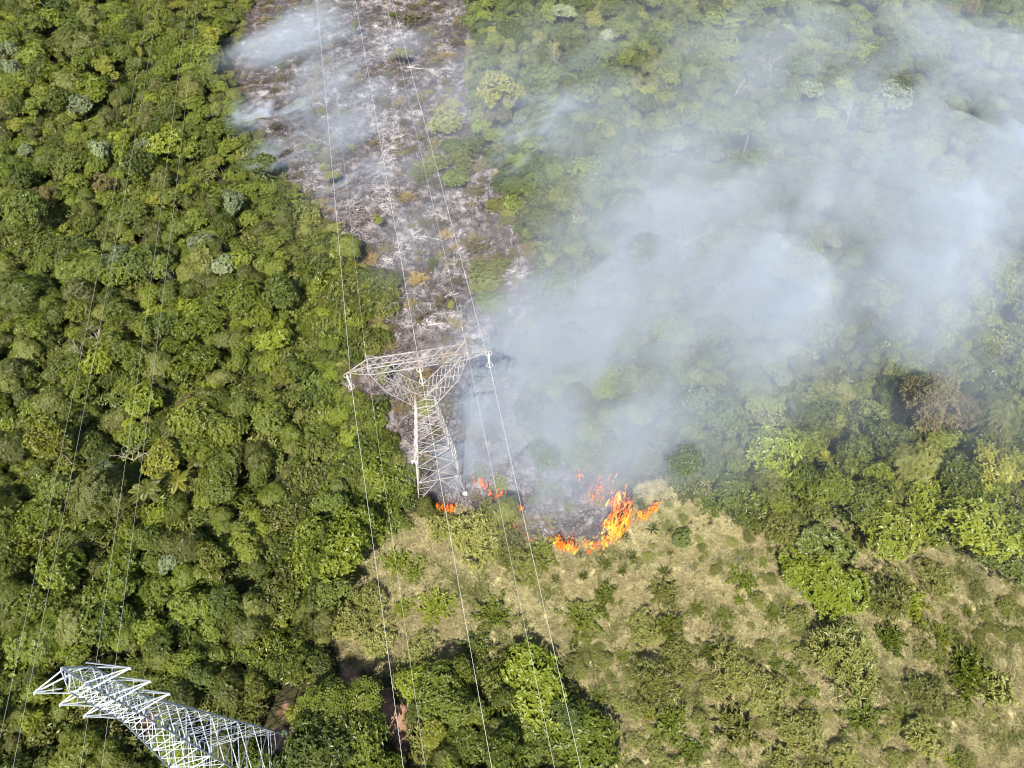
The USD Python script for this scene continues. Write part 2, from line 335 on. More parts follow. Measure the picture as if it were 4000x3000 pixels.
# the new double-circuit tower at the lower left
T2 = thing('lattice_tower', (-34.25, 15.65, 0), 14.5); T2p = T2.GetPath().pathString
tag(T2, 'bright galvanised lattice tower with three pairs of pointed crossarms at the bottom left', 'lattice tower')
Z_A, H2B, H2A = 36.8, 4.15, 0.88
half2 = lambda z: H2B + (H2A - H2B) * z / Z_A if z < Z_A else max(H2A - 0.08 * (z - Z_A) / 9.5 if z < 46.6 else 0.78 * (49.6 - z) / 3.0, 0.04)
cor2 = lambda k, z: np.append(body_corner(k, half2(z)), z)
for k in range(4):
    obj('leg', angle_bar(cor2(k, -0.3), cor2(k, Z_A), 0.22, up=(1, 1, 0)), NEWSTEEL, T2p)
    obj('leg_extension', angle_bar(cor2(k, Z_A), cor2(k, 46.6), 0.17, up=(1, 1, 0)), NEWSTEEL, T2p)
    obj('peak_leg', angle_bar(cor2(k, 46.6), cor2(k, 49.6), 0.14, up=(1, 1, 0)), NEWSTEEL, T2p)
    f = np.append(body_corner(k, H2B), 0.0)
    obj('footing', cat_meshes([tube([f + [0, 0, -0.8], f + [0, 0, 0.55], f + [0, 0, 0.65]], [0.5, 0.46, 0.3], 8)]), CONCRETE, T2p)
l2 = [0.3, 6.5, 11.5, 16.0, 19.8, 23.2, 26.2, 28.8, 31.0, 33.0, 34.9, Z_A]
b2 = sub(T2p, 'body_bracing')
for k in range(4):
    for i in range(len(l2) - 1):
        za, zb = l2[i], l2[i + 1]
        if i == 0:
            m = (cor2(k, zb) + cor2(k + 1, zb)) / 2
            lattice(b2, 'brace', [(cor2(k, za), m), (cor2(k + 1, za), m)], NEWSTEEL, 0.12)
            for s in (0.3, 0.6, 0.85):
                for kk in (k, k + 1):
                    pm = cor2(kk, za) + (m - cor2(kk, za)) * s
                    lattice(b2, 'brace', [(cor2(kk, za + (zb - za) * s), pm)], NEWSTEEL, 0.07)
        else:
            lattice(b2, 'brace', [(cor2(k, za), cor2(k + 1, zb)), (cor2(k + 1, za), cor2(k, zb))], NEWSTEEL, 0.1 if i < 6 else 0.085)
            if i < 5:
                zm = (za + zb) / 2; cm = (cor2(k, za) + cor2(k + 1, za) + cor2(k, zb) + cor2(k + 1, zb)) / 4
                lattice(b2, 'brace', [(cor2(k, zm), cm), (cor2(k + 1, zm), cm)], NEWSTEEL, 0.065)
        if i in (0, 2, 4, 6, 10): lattice(b2, 'girt', [(cor2(k, zb), cor2(k + 1, zb))], NEWSTEEL, 0.11)
c2 = sub(T2p, 'cage_bracing')
lc = [Z_A, 38.3, 39.9, 41.2, 42.4, 43.7, 45.1, 46.6]
for k in range(4):
    for za, zb in zip(lc[:-1], lc[1:]):
        lattice(c2, 'brace', [(cor2(k, za), cor2(k + 1, zb)), (cor2(k + 1, za), cor2(k, zb))], NEWSTEEL, 0.075)
    for z in lc[1:]: lattice(c2, 'girt', [(cor2(k, z), cor2(k + 1, z))], NEWSTEEL, 0.08)
    lattice(c2, 'brace', zigzag(cor2(k, 46.6), cor2(k, 49.2), cor2(k + 1, 46.6), cor2(k + 1, 49.2), 4, False), NEWSTEEL, 0.06)
for z in (38.3, 42.4, 46.3):
    for s in (-1, 1):
        ar = sub(T2p, 'crossarm'); h = half2(z); tip = np.array([s * 3.6, 0, z])
        lo = [np.array([s * h, y * h, z]) for y in (-1, 1)]; up = [np.array([s * h * 0.98, y * h * 0.98, z + 1.35]) for y in (-1, 1)]
        lattice(ar, 'chord', [(p, tip) for p in lo], NEWSTEEL, 0.15)
        lattice(ar, 'tie', [(p, tip + [0, 0, 0.08]) for p in up], NEWSTEEL, 0.12)
        lattice(ar, 'brace', [(lo[0] + (tip - lo[0]) * 0.5, lo[1] + (tip - lo[1]) * 0.5)], NEWSTEEL, 0.09)
        obj('tip_plate', angle_bar(tip + [0, -0.12, -0.1], tip + [0, 0.12, -0.1], 0.2), NEWSTEEL, ar)

# ------------------------------------------------------------------ insulators and wires
def ring(c, r, th, n=18):
    a = np.linspace(0, 2 * np.pi, n + 1)
    return tube(np.stack([c[0] + r * np.cos(a), c[1] + r * np.sin(a), np.full(n + 1, c[2])], 1), th, 5, False)
def insulator(top, label, tilt):
    bot = top + np.array([tilt[0], tilt[1], -3.0])
    x = thing('insulator_string', top); p = x.GetPath().pathString
    tag(x, label, 'insulator', 'glass insulator strings hanging from the old pylon')
    d = bot - top
    obj('rod', tube([np.zeros(3), d * 0.5, d], 0.045, 6), ALU, p)
    parts = []
    for t in np.linspace(0.14, 0.86, 15):
        c = d * t
        parts.append(tube([c + [0, 0, 0.05], c, c - [0, 0, 0.07]], [0.04, 0.125, 0.05], 10))
    obj('disc_stack', cat_meshes(parts), GLASSY, p)
    obj('guard_ring', ring(d * 0.1, 0.42, 0.03), ALU, p); obj('guard_ring', ring(d * 0.94, 0.42, 0.03), ALU, p)
    obj('clamp', tube([d + [0.0, -0.3, -0.12], d + [0, 0, -0.05], d + [0, 0.3, -0.12]], 0.07, 6), ALU, p)
    return bot + [0, 0, -0.12]
A_L = insulator(t1((-XT, 0, ZB0 - 0.05)), 'glass insulator string hanging from the left tip of the old pylon beam', (0.1, 0))
A_C = insulator(t1((0.05, -YB, ZB0 - 0.15)), 'glass insulator string hanging under the middle of the old pylon beam', (0.05, 0))
A_R = insulator(t1((XT, 0, ZB0 - 0.05)), 'glass insulator string hanging from the right tip of the old pylon beam', (0.05, 0))
def span(a, b, sag, n=24):
    t = np.linspace(0, 1, n)[:, None]; p = a + (b - a) * t; p[:, 2] -= (4 * sag * t * (1 - t))[:, 0]; return p
def wire(att, back, front, r, mat, label, cat='power line', sag=(0.7, 0.3), dampers=True):
    pts = np.vstack([span(front, att, sag[1]), span(att, back, sag[0])[1:]])
    w = obj('power_line', tube(pts, r, 5), mat)
    tag(w, label, cat)
    if dampers:
        for e in (back, front):
            d = (e - att) / np.linalg.norm(e - att)
            c = att + d * 2.2 + [0, 0, -0.1]
            obj('vibration_damper', cat_meshes([tube([c - d * 0.28, c - d * 0.12], 0.07, 6), tube([c - d * 0.14, c + d * 0.14], 0.02, 5), tube([c + d * 0.12, c + d * 0.28], 0.07, 6)]), DULLWIRE, w.GetPath().pathString)
wire(A_L, at(1214, -240, 25.5), at(1597, 3160, 27), 0.018, ALU, 'leftmost of the wires carried by the old pylon, on its left beam tip')
wire(A_C, at(1346, -240, 25.5), at(1950, 3160, 27), 0.018, ALU, 'middle wire of the old pylon, hung under the centre of its beam')
wire(A_R, at(1470, -240, 25.5), at(2305, 3160, 27), 0.018, ALU, 'rightmost of the wires carried by the old pylon, on its right beam tip')
wire(t1((-X1 + 0.05, 0, 34.1)), at(1243, -240, 29), at(1685, 3160, 30), 0.010, DULLWIRE, 'thin earth wire passing over the left peak of the old pylon')
wire(t1((X1 - 0.05, 0, 34.1)), at(1450, -240, 29), at(2200, 3160, 31), 0.014, DULLWIRE, 'thin earth wire passing over the right peak of the old pylon')
for (u0, u1), lab in (((626, -60), 'outermost left wire of the four crossing the forest behind the new tower'), ((657, 18), 'second wire from the left of the four behind the new tower'),
                      ((758, 290), 'third wire from the left of the four behind the new tower'), ((793, 375), 'rightmost wire of the four crossing the forest behind the new tower')):
    a, b = at(u1, 3160, 20), at(u0, -240, 20)
    w = obj('power_line', tube(span(a, b, 1.5, 40), 0.011, 5), DULLWIRE); tag(w, lab, 'power line')

# ------------------------------------------------------------------ plant kinds
def unit(v): return v / (np.linalg.norm(v, axis=-1, keepdims=True) + 1e-12)

def leaves(C, N, U, L, W, fold=0.15):
    """One folded diamond leaf at each base C, along N, facing U."""
    S = unit(np.cross(N, U)); U = np.cross(S, N)
    L = np.broadcast_to(L, (len(C),))[:, None]; W = np.broadcast_to(W, (len(C),))[:, None]
    tip = C + N * L - U * L * 0.10; m = C + N * L * 0.5
    v = np.stack([C, m + S * W * 0.5 + U * W * fold, tip, m - S * W * 0.5 + U * W * fold], 1).reshape(-1, 3)
    i = np.arange(len(C))[:, None] * 4
    return v, np.vstack([i + [0, 2, 1], i + [0, 3, 2]])

def sphere_dirs(rng, n): return unit(rng.normal(size=(n, 3)))

def crown_points(rng, rad, n, lobes, lobe_r, low=-0.25, flat=0.8, scatter=0.08):
    """Twig tips on the surface of an uneven crown of foliage clumps: positions and outward directions, crown centre at the origin."""
    d = sphere_dirs(rng, lobes * 8); d = d[d[:, 2] > low]; keep = []
    for q in d:
        if all(q @ k < 1 - 0.75 * lobe_r ** 2 for k in keep): keep.append(q)
        if len(keep) >= lobes: break
    d = np.array(keep); az = np.arctan2(d[:, 1], d[:, 0]); ph = rng.uniform(0, 6.28, 3)
    reach = 0.80 + 0.22 * np.sin(2 * az + ph[0]) + 0.18 * np.sin(3 * az + ph[1]) + rng.normal(0, 0.17, len(d))
    lr = lobe_r * rng.uniform(0.65, 1.3, len(d)); lc = d * (reach - lr * rng.uniform(0.5, 0.9, len(d)))[:, None]
    lc[:, 2] *= flat
    lc = np.vstack([lc, [[0, 0, 0.0]]]); lr = np.append(lr, 0.45); sq = np.append(rng.uniform(0.6, 0.95, len(d)), 0.8)
    w = lr ** 2; k = rng.choice(len(lc), int(n * 2.6), p=w / w.sum())
    q = sphere_dirs(rng, len(k)); q[:, 2] = np.where(q[:, 2] < -0.25, -q[:, 2], q[:, 2])
    o = q * (lr[k] * (1 + rng.normal(0, scatter * 1.6, len(k))))[:, None]; o[:, 2] *= sq[k]; p = lc[k] + o
    inside = np.zeros(len(p), bool)
    for c, r in zip(lc, lr): inside |= np.linalg.norm(p - c, axis=1) < r * 0.8
    ok = ~inside | (rng.random(len(p)) < 0.10)
    p, q = p[ok][:n], q[ok][:n]
    return p * rad, unit(q + 0.35 * unit(p) + [0, 0, 0.3]), lc * rad

def rosettes(rng, P, A, k, L, W, open_=0.5, droop=0.15):
    """k leaves radiating from each twig tip P about the axis A."""
    n = len(P); ref = unit(np.cross(A, sphere_dirs(rng, n))); oth = np.cross(A, ref)
    a = (np.arange(k) * 2.399 + rng.uniform(0, 6.28, (n, 1)) + rng.normal(0, 0.25, (n, k)))
    rad_ = np.cos(a)[..., None] * ref[:, None] + np.sin(a)[..., None] * oth[:, None]
    N = unit(rad_ + A[:, None] * (open_ + rng.normal(0, 0.25, (n, k, 1))) - np.array([0, 0, droop]))
    C = P[:, None] + N * 0.04
    U = unit(A[:, None] + rng.normal(0, 0.25, (n, k, 3)))
    sz = rng.uniform(0.7, 1.25, (n, k))
    return leaves(C.reshape(-1, 3), N.reshape(-1, 3), np.broadcast_to(U, N.shape).reshape(-1, 3), (L * sz).ravel(), (W * sz).ravel())

def feathers(rng, P, A, k, L, leaflets, lw):
    """Feathery sprays: k drooping fronds per twig, each a double row of narrow leaflets."""
    n = len(P); ref = unit(np.cross(A, sphere_dirs(rng, n))); oth = np.cross(A, ref)
    a = np.arange(k) * 2.399 + rng.uniform(0, 6.28, (n, 1))
    rad_ = np.cos(a)[..., None] * ref[:, None] + np.sin(a)[..., None] * oth[:, None]
    N = unit(rad_ + A[:, None] * rng.uniform(0.1, 0.9, (n, k, 1))).reshape(-1, 3)
    B = np.repeat(P, k, 0); U = unit(np.repeat(A, k, 0) + rng.normal(0, 0.2, (n * k, 3)))
    S = unit(np.cross(N, U)); out = []
    for i in range(leaflets):
        t = (i + 0.6) / leaflets; base = B + N * L * t - np.array([0, 0, 1]) * L * 0.28 * t * t
        for s in (-1, 1):
            out.append(leaves(base, unit(S * s + N * 0.7 - [0, 0, 0.15]), U, L * 0.42 * (1 - 0.45 * t), lw, 0.05))
    return cat_meshes(out)

def trunk_mesh(rng, h, lobes, base_r, n=6):
    top = np.array([rng.normal(0, 0.15), rng.normal(0, 0.15), h * 0.75]); b = rng.normal(0, 0.12, 2)
    pts = np.array([[0, 0, -0.4], [b[0] * 0.5, b[1] * 0.5, h * 0.25], [b[0], b[1], h * 0.5], top])
    parts = [tube(pts, np.array([1.25, 0.95, 0.8, 0.6]) * base_r, 6)]
    for c in lobes[rng.choice(len(lobes), min(n, len(lobes)), replace=False)]:
        s = pts[2] + (pts[3] - pts[2]) * rng.uniform(0, 1); e = np.array([c[0], c[1], h + c[2]])
        m = (s + e) / 2 + np.array([0, 0, -0.12 * np.linalg.norm(e - s)])
        parts.append(tube([s, m, e], np.array([0.5, 0.34, 0.14]) * base_r, 5))
    return cat_meshes(parts)

KINDS = {}
def kind(name, parts, h, rad, thingname, look):
    """A class prim: the parts of one kind of plant. h: height of the crown's centre, rad: its radius."""
    p = stage.CreateClassPrim(f'/World/{name}_kind'); UsdGeom.Xform.Define(stage, p.GetPath()).GetPrim().SetSpecifier(Sdf.SpecifierClass)
    for nm, mesh, mat in parts: obj(nm, mesh, mat, p.GetPath().pathString)
    KINDS[name] = dict(path=p.GetPath(), parts=parts, h=h, rad=rad, thing=thingname, look=look)

def shift(m, z): return m[0] + [0, 0, z], m[1]

def leafy(name, seed, mat, rad, h, n, k, L, W, lobes=16, lobe_r=0.36, low=-0.25, flat=0.85, open_=0.5, thingname='leafy_tree', look='', tr=0.16, bark=BARK, droop=0.15, scatter=0.08):
    rng = np.random.default_rng(seed); P, A, lc = crown_points(rng, rad, n, lobes, lobe_r, low, flat, scatter)
    cr = rosettes(rng, P, A, k, L, W, open_, droop); cr = (np.column_stack([cr[0][:, :2], np.maximum(cr[0][:, 2], -h + 0.05)]), cr[1])
    kind(name, [('crown', shift(cr, h), LEAF[mat]), ('trunk', trunk_mesh(rng, h, lc, tr), bark)], h, rad, thingname, look)

def feathery(name, seed, mat, rad, h, n, k, L, leaflets, lw, lobes=14, lobe_r=0.4, low=-0.2, flat=0.75, thingname='feathery_tree', look='', tr=0.15):
    rng = np.random.default_rng(seed); P, A, lc = crown_points(rng, rad, n, lobes, lobe_r, low, flat)
    cr = feathers(rng, P, A, k, L, leaflets, lw); cr = (np.column_stack([cr[0][:, :2], np.maximum(cr[0][:, 2], -h + 0.05)]), cr[1])
    kind(name, [('crown', shift(cr, h), LEAF[mat]), ('trunk', trunk_mesh(rng, h, lc, tr), BARK)], h, rad, thingname, look)

TREE = 'mid-green leafy tree'
for i in range(4):
    leafy(f'green_tree_{"abcd"[i]}', 10 + i, 'green', 3.0, 4.6, 470, 7, 0.50, 0.24, flat=0.72, scatter=0.17, lobes=13 + 3 * i, lobe_r=0.42 - 0.03 * i, look='mid-green leafy tree')
for i in range(3):
    leafy(f'bright_tree_{"abc"[i]}', 20 + i, 'bright', 2.8, 4.2, 380, 7, 0.54, 0.25, flat=0.72, scatter=0.17, lobes=12 + 3 * i, lobe_r=0.42 - 0.03 * i, look='bright green leafy tree')
for i in range(3):
    leafy(f'dark_tree_{"abc"[i]}', 30 + i, 'dark', 3.2, 5.2, 520, 7, 0.48, 0.24, flat=0.75, scatter=0.17, lobes=14 + 3 * i, lobe_r=0.40, look='dark green leafy tree')
for i in range(3):
    feathery(f'olive_tree_{"abc"[i]}', 40 + i, 'olive', 3.2, 4.5, 250, 4, 0.95, 4, 0.17, lobes=12 + 3 * i, look='olive feathery tree')
for i in range(2):
    feathery(f'fern_leaf_tree_{"ab"[i]}', 45 + i, 'green', 3.2, 4.9, 250, 4, 1.05, 4, 0.18, lobes=12 + 3 * i, look='green feathery tree')
leafy('silver_tree_a', 50, 'silver', 2.6, 5.6, 380, 7, 0.50, 0.26, lobes=14, look='pale silvery-green tree', thingname='silvery_tree')
leafy('yellow_tree_a', 52, 'yellow', 2.6, 5.0, 460, 7, 0.44, 0.21, lobes=13, look='yellow-green leafy tree', thingname='yellow_tree')
leafy('yellow_tree_b', 53, 'yellow', 2.2, 4.0, 320, 7, 0.44, 0.21, lobes=9, look='yellow-green leafy tree', thingname='yellow_tree')
leafy('pale_bush_a', 55, 'pale', 2.6, 1.7, 520, 8, 0.40, 0.17, lobes=16, lobe_r=0.33, low=-0.1, open_=0.9, look='pale-tipped round bush', thingname='round_bush', tr=0.1)
leafy('pale_bush_b', 56, 'bright', 3.4, 2.2, 780, 8, 0.46, 0.18, lobes=20, lobe_r=0.3, low=-0.1, open_=0.9, look='bright round bush', thingname='round_bush', tr=0.12)
def shrubby(name, seed, mat, rad, stems, per, L, W, lean, thingname, look, bark=BARK, droop=0.1, spread_=0.8):
    """A ragged shrub: leafy shoots of uneven length fanning out from the ground."""
    rng = np.random.default_rng(seed); az = np.arange(stems) * 2.399 + rng.normal(0, 0.4, stems); el = rng.uniform(*lean, stems)
    D = np.stack([np.cos(az) * np.cos(el), np.sin(az) * np.cos(el), np.sin(el)], 1); ln = rad * rng.uniform(0.6, 1.25, stems) * (0.75 + 0.35 * np.cos(el))
    B = np.column_stack([rng.normal(0, rad * 0.16, (stems, 2)), np.zeros(stems)]); bend = rng.normal(0, 0.12, (stems, 3))
    t = rng.uniform(0.25, 1.0, (stems, per)) ** 0.8
    C = B[:, None] + D[:, None] * (ln[:, None] * t)[..., None] + (bend[:, None] - [0, 0, 0.10]) * (ln[:, None] * t * t)[..., None]
    N = unit(D[:, None] * 0.75 + rng.normal(0, spread_, (stems, per, 3)) * 0.62 - [0, 0, droop]); U = unit(rng.normal(0, 0.32, N.shape) + [0, -0.25, 0.9])
    sz = rng.uniform(0.65, 1.3, (stems, per)); cr = leaves(C.reshape(-1, 3), N.reshape(-1, 3), U.reshape(-1, 3), (L * sz).ravel(), (W * sz).ravel())
    cr = (np.column_stack([cr[0][:, :2], np.maximum(cr[0][:, 2], 0.03)]), cr[1]); tt = np.linspace(0, 1, 4)[:, None]
    st = cat_meshes([tube(B[k] + D[k] * ln[k] * tt + (bend[k] - [0, 0, 0.10]) * ln[k] * tt * tt, np.array([1, .8, .6, .3]) * 0.028, 3, False) for k in range(stems)])
    kind(name, [('foliage', cr, LEAF[mat]), ('stems', st, bark)], rad * 0.45, rad, thingname, look)
for i in range(3):
    shrubby(f'low_bush_{"abc"[i]}', 60 + i, ('green', 'bright', 'sedge')[i], 2.0, 62, 26, 0.40, 0.18, (0.15, 1.45), 'leafy_bush', ('mid-green bush', 'bright green bush', 'mid-green bush')[i])
for i in (0, 2):
    leafy(f'feathery_bush_{"abc"[i]}', 65 + i, 'sedge', 2.2, 1.0, 330, 7, 0.42, 0.13, lobes=13, lobe_r=0.36, low=0.0, flat=0.62, scatter=0.24, open_=0.8, droop=0.0, thingname='feathery_bush', look='olive feathery bush', tr=0.06)
shrubby('feathery_bush_b', 66, 'green', 2.2, 60, 34, 0.38, 0.13, (0.1, 1.3), 'feathery_bush', 'green feathery bush', spread_=0.7)
for i in range(3):
    shrubby(f'scorched_bush_{"abc"[i]}', 70 + i, ('scorched', 'tan', 'scorched')[i], 1.9, (50, 54, 40)[i], (32, 36, 18)[i], 0.36, 0.17, (0.2, 1.45), 'scorched_bush', ('scorched brown bush', 'scorched orange-tan bush', 'scorched thin bush')[i], CHAR, 0.4)
leafy('thicket_bush_a', 77, 'bright', 2.3, 1.6, 330, 7, 0.44, 0.21, lobes=12, lobe_r=0.42, low=0.0, flat=0.6, scatter=0.15, look='bright green bush', thingname='leafy_bush', tr=0.07)
leafy('thicket_bush_b', 78, 'green', 2.3, 1.7, 330, 7, 0.42, 0.20, lobes=13, lobe_r=0.42, low=0.0, flat=0.6, scatter=0.15, look='mid-green bush', thingname='leafy_bush', tr=0.07)
leafy('tan_tree_a', 75, 'rusty', 3.0, 4.6, 420, 7, 0.55, 0.16, lobes=13, look='tree with orange-brown leaves', thingname='brown_leaved_tree', open_=0.8)

def frond(rng, base, az, el, L, n, lw, ll, droop):
    d = np.array([math.cos(az) * math.cos(el), math.sin(az) * math.cos(el), math.sin(el)]); t = np.linspace(0, 1, 7)[:, None]
    rib = base + d * L * t - np.array([0, 0, 1]) * droop * L * t * t
    out = [tube(rib, 0.03 * (1 - t[:, 0]) + 0.008, 3, False)]
    tt = np.linspace(0.12, 1, n)[:, None]; b = base + d * L * tt - np.array([0, 0, 1]) * droop * L * tt * tt
    tan = unit(d - np.array([0, 0, 2]) * droop * tt); side = unit(np.cross(tan, [0, 0, 1.0])); up = np.cross(side, tan)
    for s in (-1, 1):
        out.append(leaves(b, unit(side * s + tan * 0.75 - up * 0.25), up, ll * np.sin(np.pi * (0.15 + 0.8 * tt[:, 0])), lw, 0.02))
    return cat_meshes(out)
def palm(name, seed, h, nf, L, mat, look, lw=0.10):
    rng = np.random.default_rng(seed); base = np.array([0.1, 0.1, h])
    parts = [('trunk', tube([[0, 0, -0.3], [0.05, 0, h * 0.5], base], [0.16, 0.13, 0.11], 7), BARK)]
    for k in range(nf):
        parts.append(('frond', frond(rng, base, k * 2.399 + rng.normal(0, 0.15), rng.uniform(0.15, 1.0), L * rng.uniform(0.8, 1.1), 16, lw, L * 0.26, rng.uniform(0.3, 0.55)), LEAF[mat]))
    kind(name, parts, h, L * 0.8, 'palm', look)
palm('palm_a', 80, 6.5, 16, 2.9, 'green', 'green palm with spreading feather fronds')
palm('palm_b', 81, 3.2, 15, 2.4, 'yellow', 'yellowish palm with spreading fronds')
palm('palm_c', 82, 4.6, 14, 2.6, 'olive', 'olive palm with drooping fronds')
rng = np.random.default_rng(85); N_ = 42
a_ = np.arange(N_) * 2.399; e_ = rng.uniform(0.25, 1.3, N_)
kind('star_plant_a', [('leaf', leaves(np.zeros((N_, 3)) + [0, 0, 0.3], np.stack([np.cos(a_) * np.cos(e_), np.sin(a_) * np.cos(e_), np.sin(e_)], 1), np.tile([0, 0, 1.0], (N_, 1)) + rng.normal(0, 0.05, (N_, 3)),
      rng.uniform(0.8, 1.25, N_), 0.13), LEAF['yellow']), ('stem', tube([[0, 0, -0.1], [0, 0, 0.4]], 0.08, 6), BARK)], 0.5, 1.0, 'spiky_plant', 'small yellow-green spiky star-shaped plant')

kind('star_plant_b', [('leaf', leaves(np.zeros((N_, 3)) + [0, 0, 0.1], np.stack([np.cos(a_) * np.cos(e_), np.sin(a_) * np.cos(e_), np.sin(e_)], 1), np.tile([0, 0, 1.0], (N_, 1)) + rng.normal(0, 0.05, (N_, 3)),
      rng.uniform(0.9, 1.5, N_), 0.10), LEAF['dark']), ('stem', tube([[0, 0, -0.1], [0, 0, 0.15]], 0.1, 6), BARK)], 0.5, 1.2, 'spiky_plant', 'dark spiky grass clump')

def branching(rng, p, d, L, r, depth, out, spread=0.6):
    n = 4; pts = [p]
    for i in range(n):
        d = unit(d + rng.normal(0, 0.16, 3) + [0, 0, 0.05]); pts.append(pts[-1] + d * L / n)
    out.append(tube(pts, np.linspace(r, r * 0.55, n + 1), 5))
    if depth:
        for k in range(rng.integers(2, 4)):
            s = pts[rng.integers(2, n + 1)]
            branching(rng, s, unit(d + rng.normal(0, spread, 3)), L * rng.uniform(0.5, 0.8), r * 0.55, depth - 1, out, spread)
def dead(name, seed, h, mat, look, depth=3, r=0.13, spread=0.6):
    rng = np.random.default_rng(seed); tr, br = [], []
    branching(rng, np.array([0, 0, -0.3]), np.array([0.05, 0, 1.0]), h * 0.55, r, 0, tr)
    top = tr[0][0][-5:].mean(0)
    for k in range(4): branching(rng, top - [0, 0, rng.uniform(0, h * 0.15)], unit(np.append(rng.normal(0, 0.7, 2), 0.8)), h * 0.4, r * 0.6, depth - 1, br, spread)
    kind(name, [('trunk', tr[0], mat), ('branches', cat_meshes(br), mat)], h * 0.7, h * 0.35, 'dead_tree', look)
dead('dead_tree_a', 90, 8.0, PALEBARK, 'bare pale dead tree')
dead('dead_tree_b', 91, 6.0, PALEBARK, 'bare pale dead tree')
dead('charred_tree_a', 92, 3.0, CHAR, 'charred leafless shrub', 3, 0.06, 0.8)
dead('charred_tree_b', 93, 2.4, CHAR, 'charred leafless shrub', 3, 0.05, 0.9)
rng = np.random.default_rng(95); cane = []
for k in range(46):
    az = rng.uniform(0, 6.28); lean = rng.uniform(0.2, 1.0); L = rng.uniform(5, 9); b = np.append(rng.normal(0, 0.5, 2), -0.2)
    d = np.array([math.cos(az) * lean, math.sin(az) * lean, 1.0]); d /= np.linalg.norm(d); t = np.linspace(0, 1, 6)[:, None]
    cane.append(('cane', tube(b + d * L * t - np.array([0, 0, 1]) * 0.16 * L * t ** 2.5, 0.045, 4), PALEBARK))
kind('bamboo_a', cane, 4.0, 5.0, 'dry_bamboo', 'fan of dry leafless canes')
dead_look = {}

# ------------------------------------------------------------------ where the plants stand
PLANTS = []      # (x, y, scale, kind, hero)
def put(u, v, rpx, kd, hero=True, zs=1.0):
    """A plant whose crown the photograph shows centred at (u, v) with a radius of rpx pixels."""
    K = KINDS[kd]; p = at(u, v, 2.0); s = 1.0
    for _ in range(4):
        s = rpx * depth(p) / FOC / K['rad']; p = at(u, v, K['h'] * s * zs + ground_z(p[0], p[1]))
    PLANTS.append((p[0], p[1], s, kd, hero))

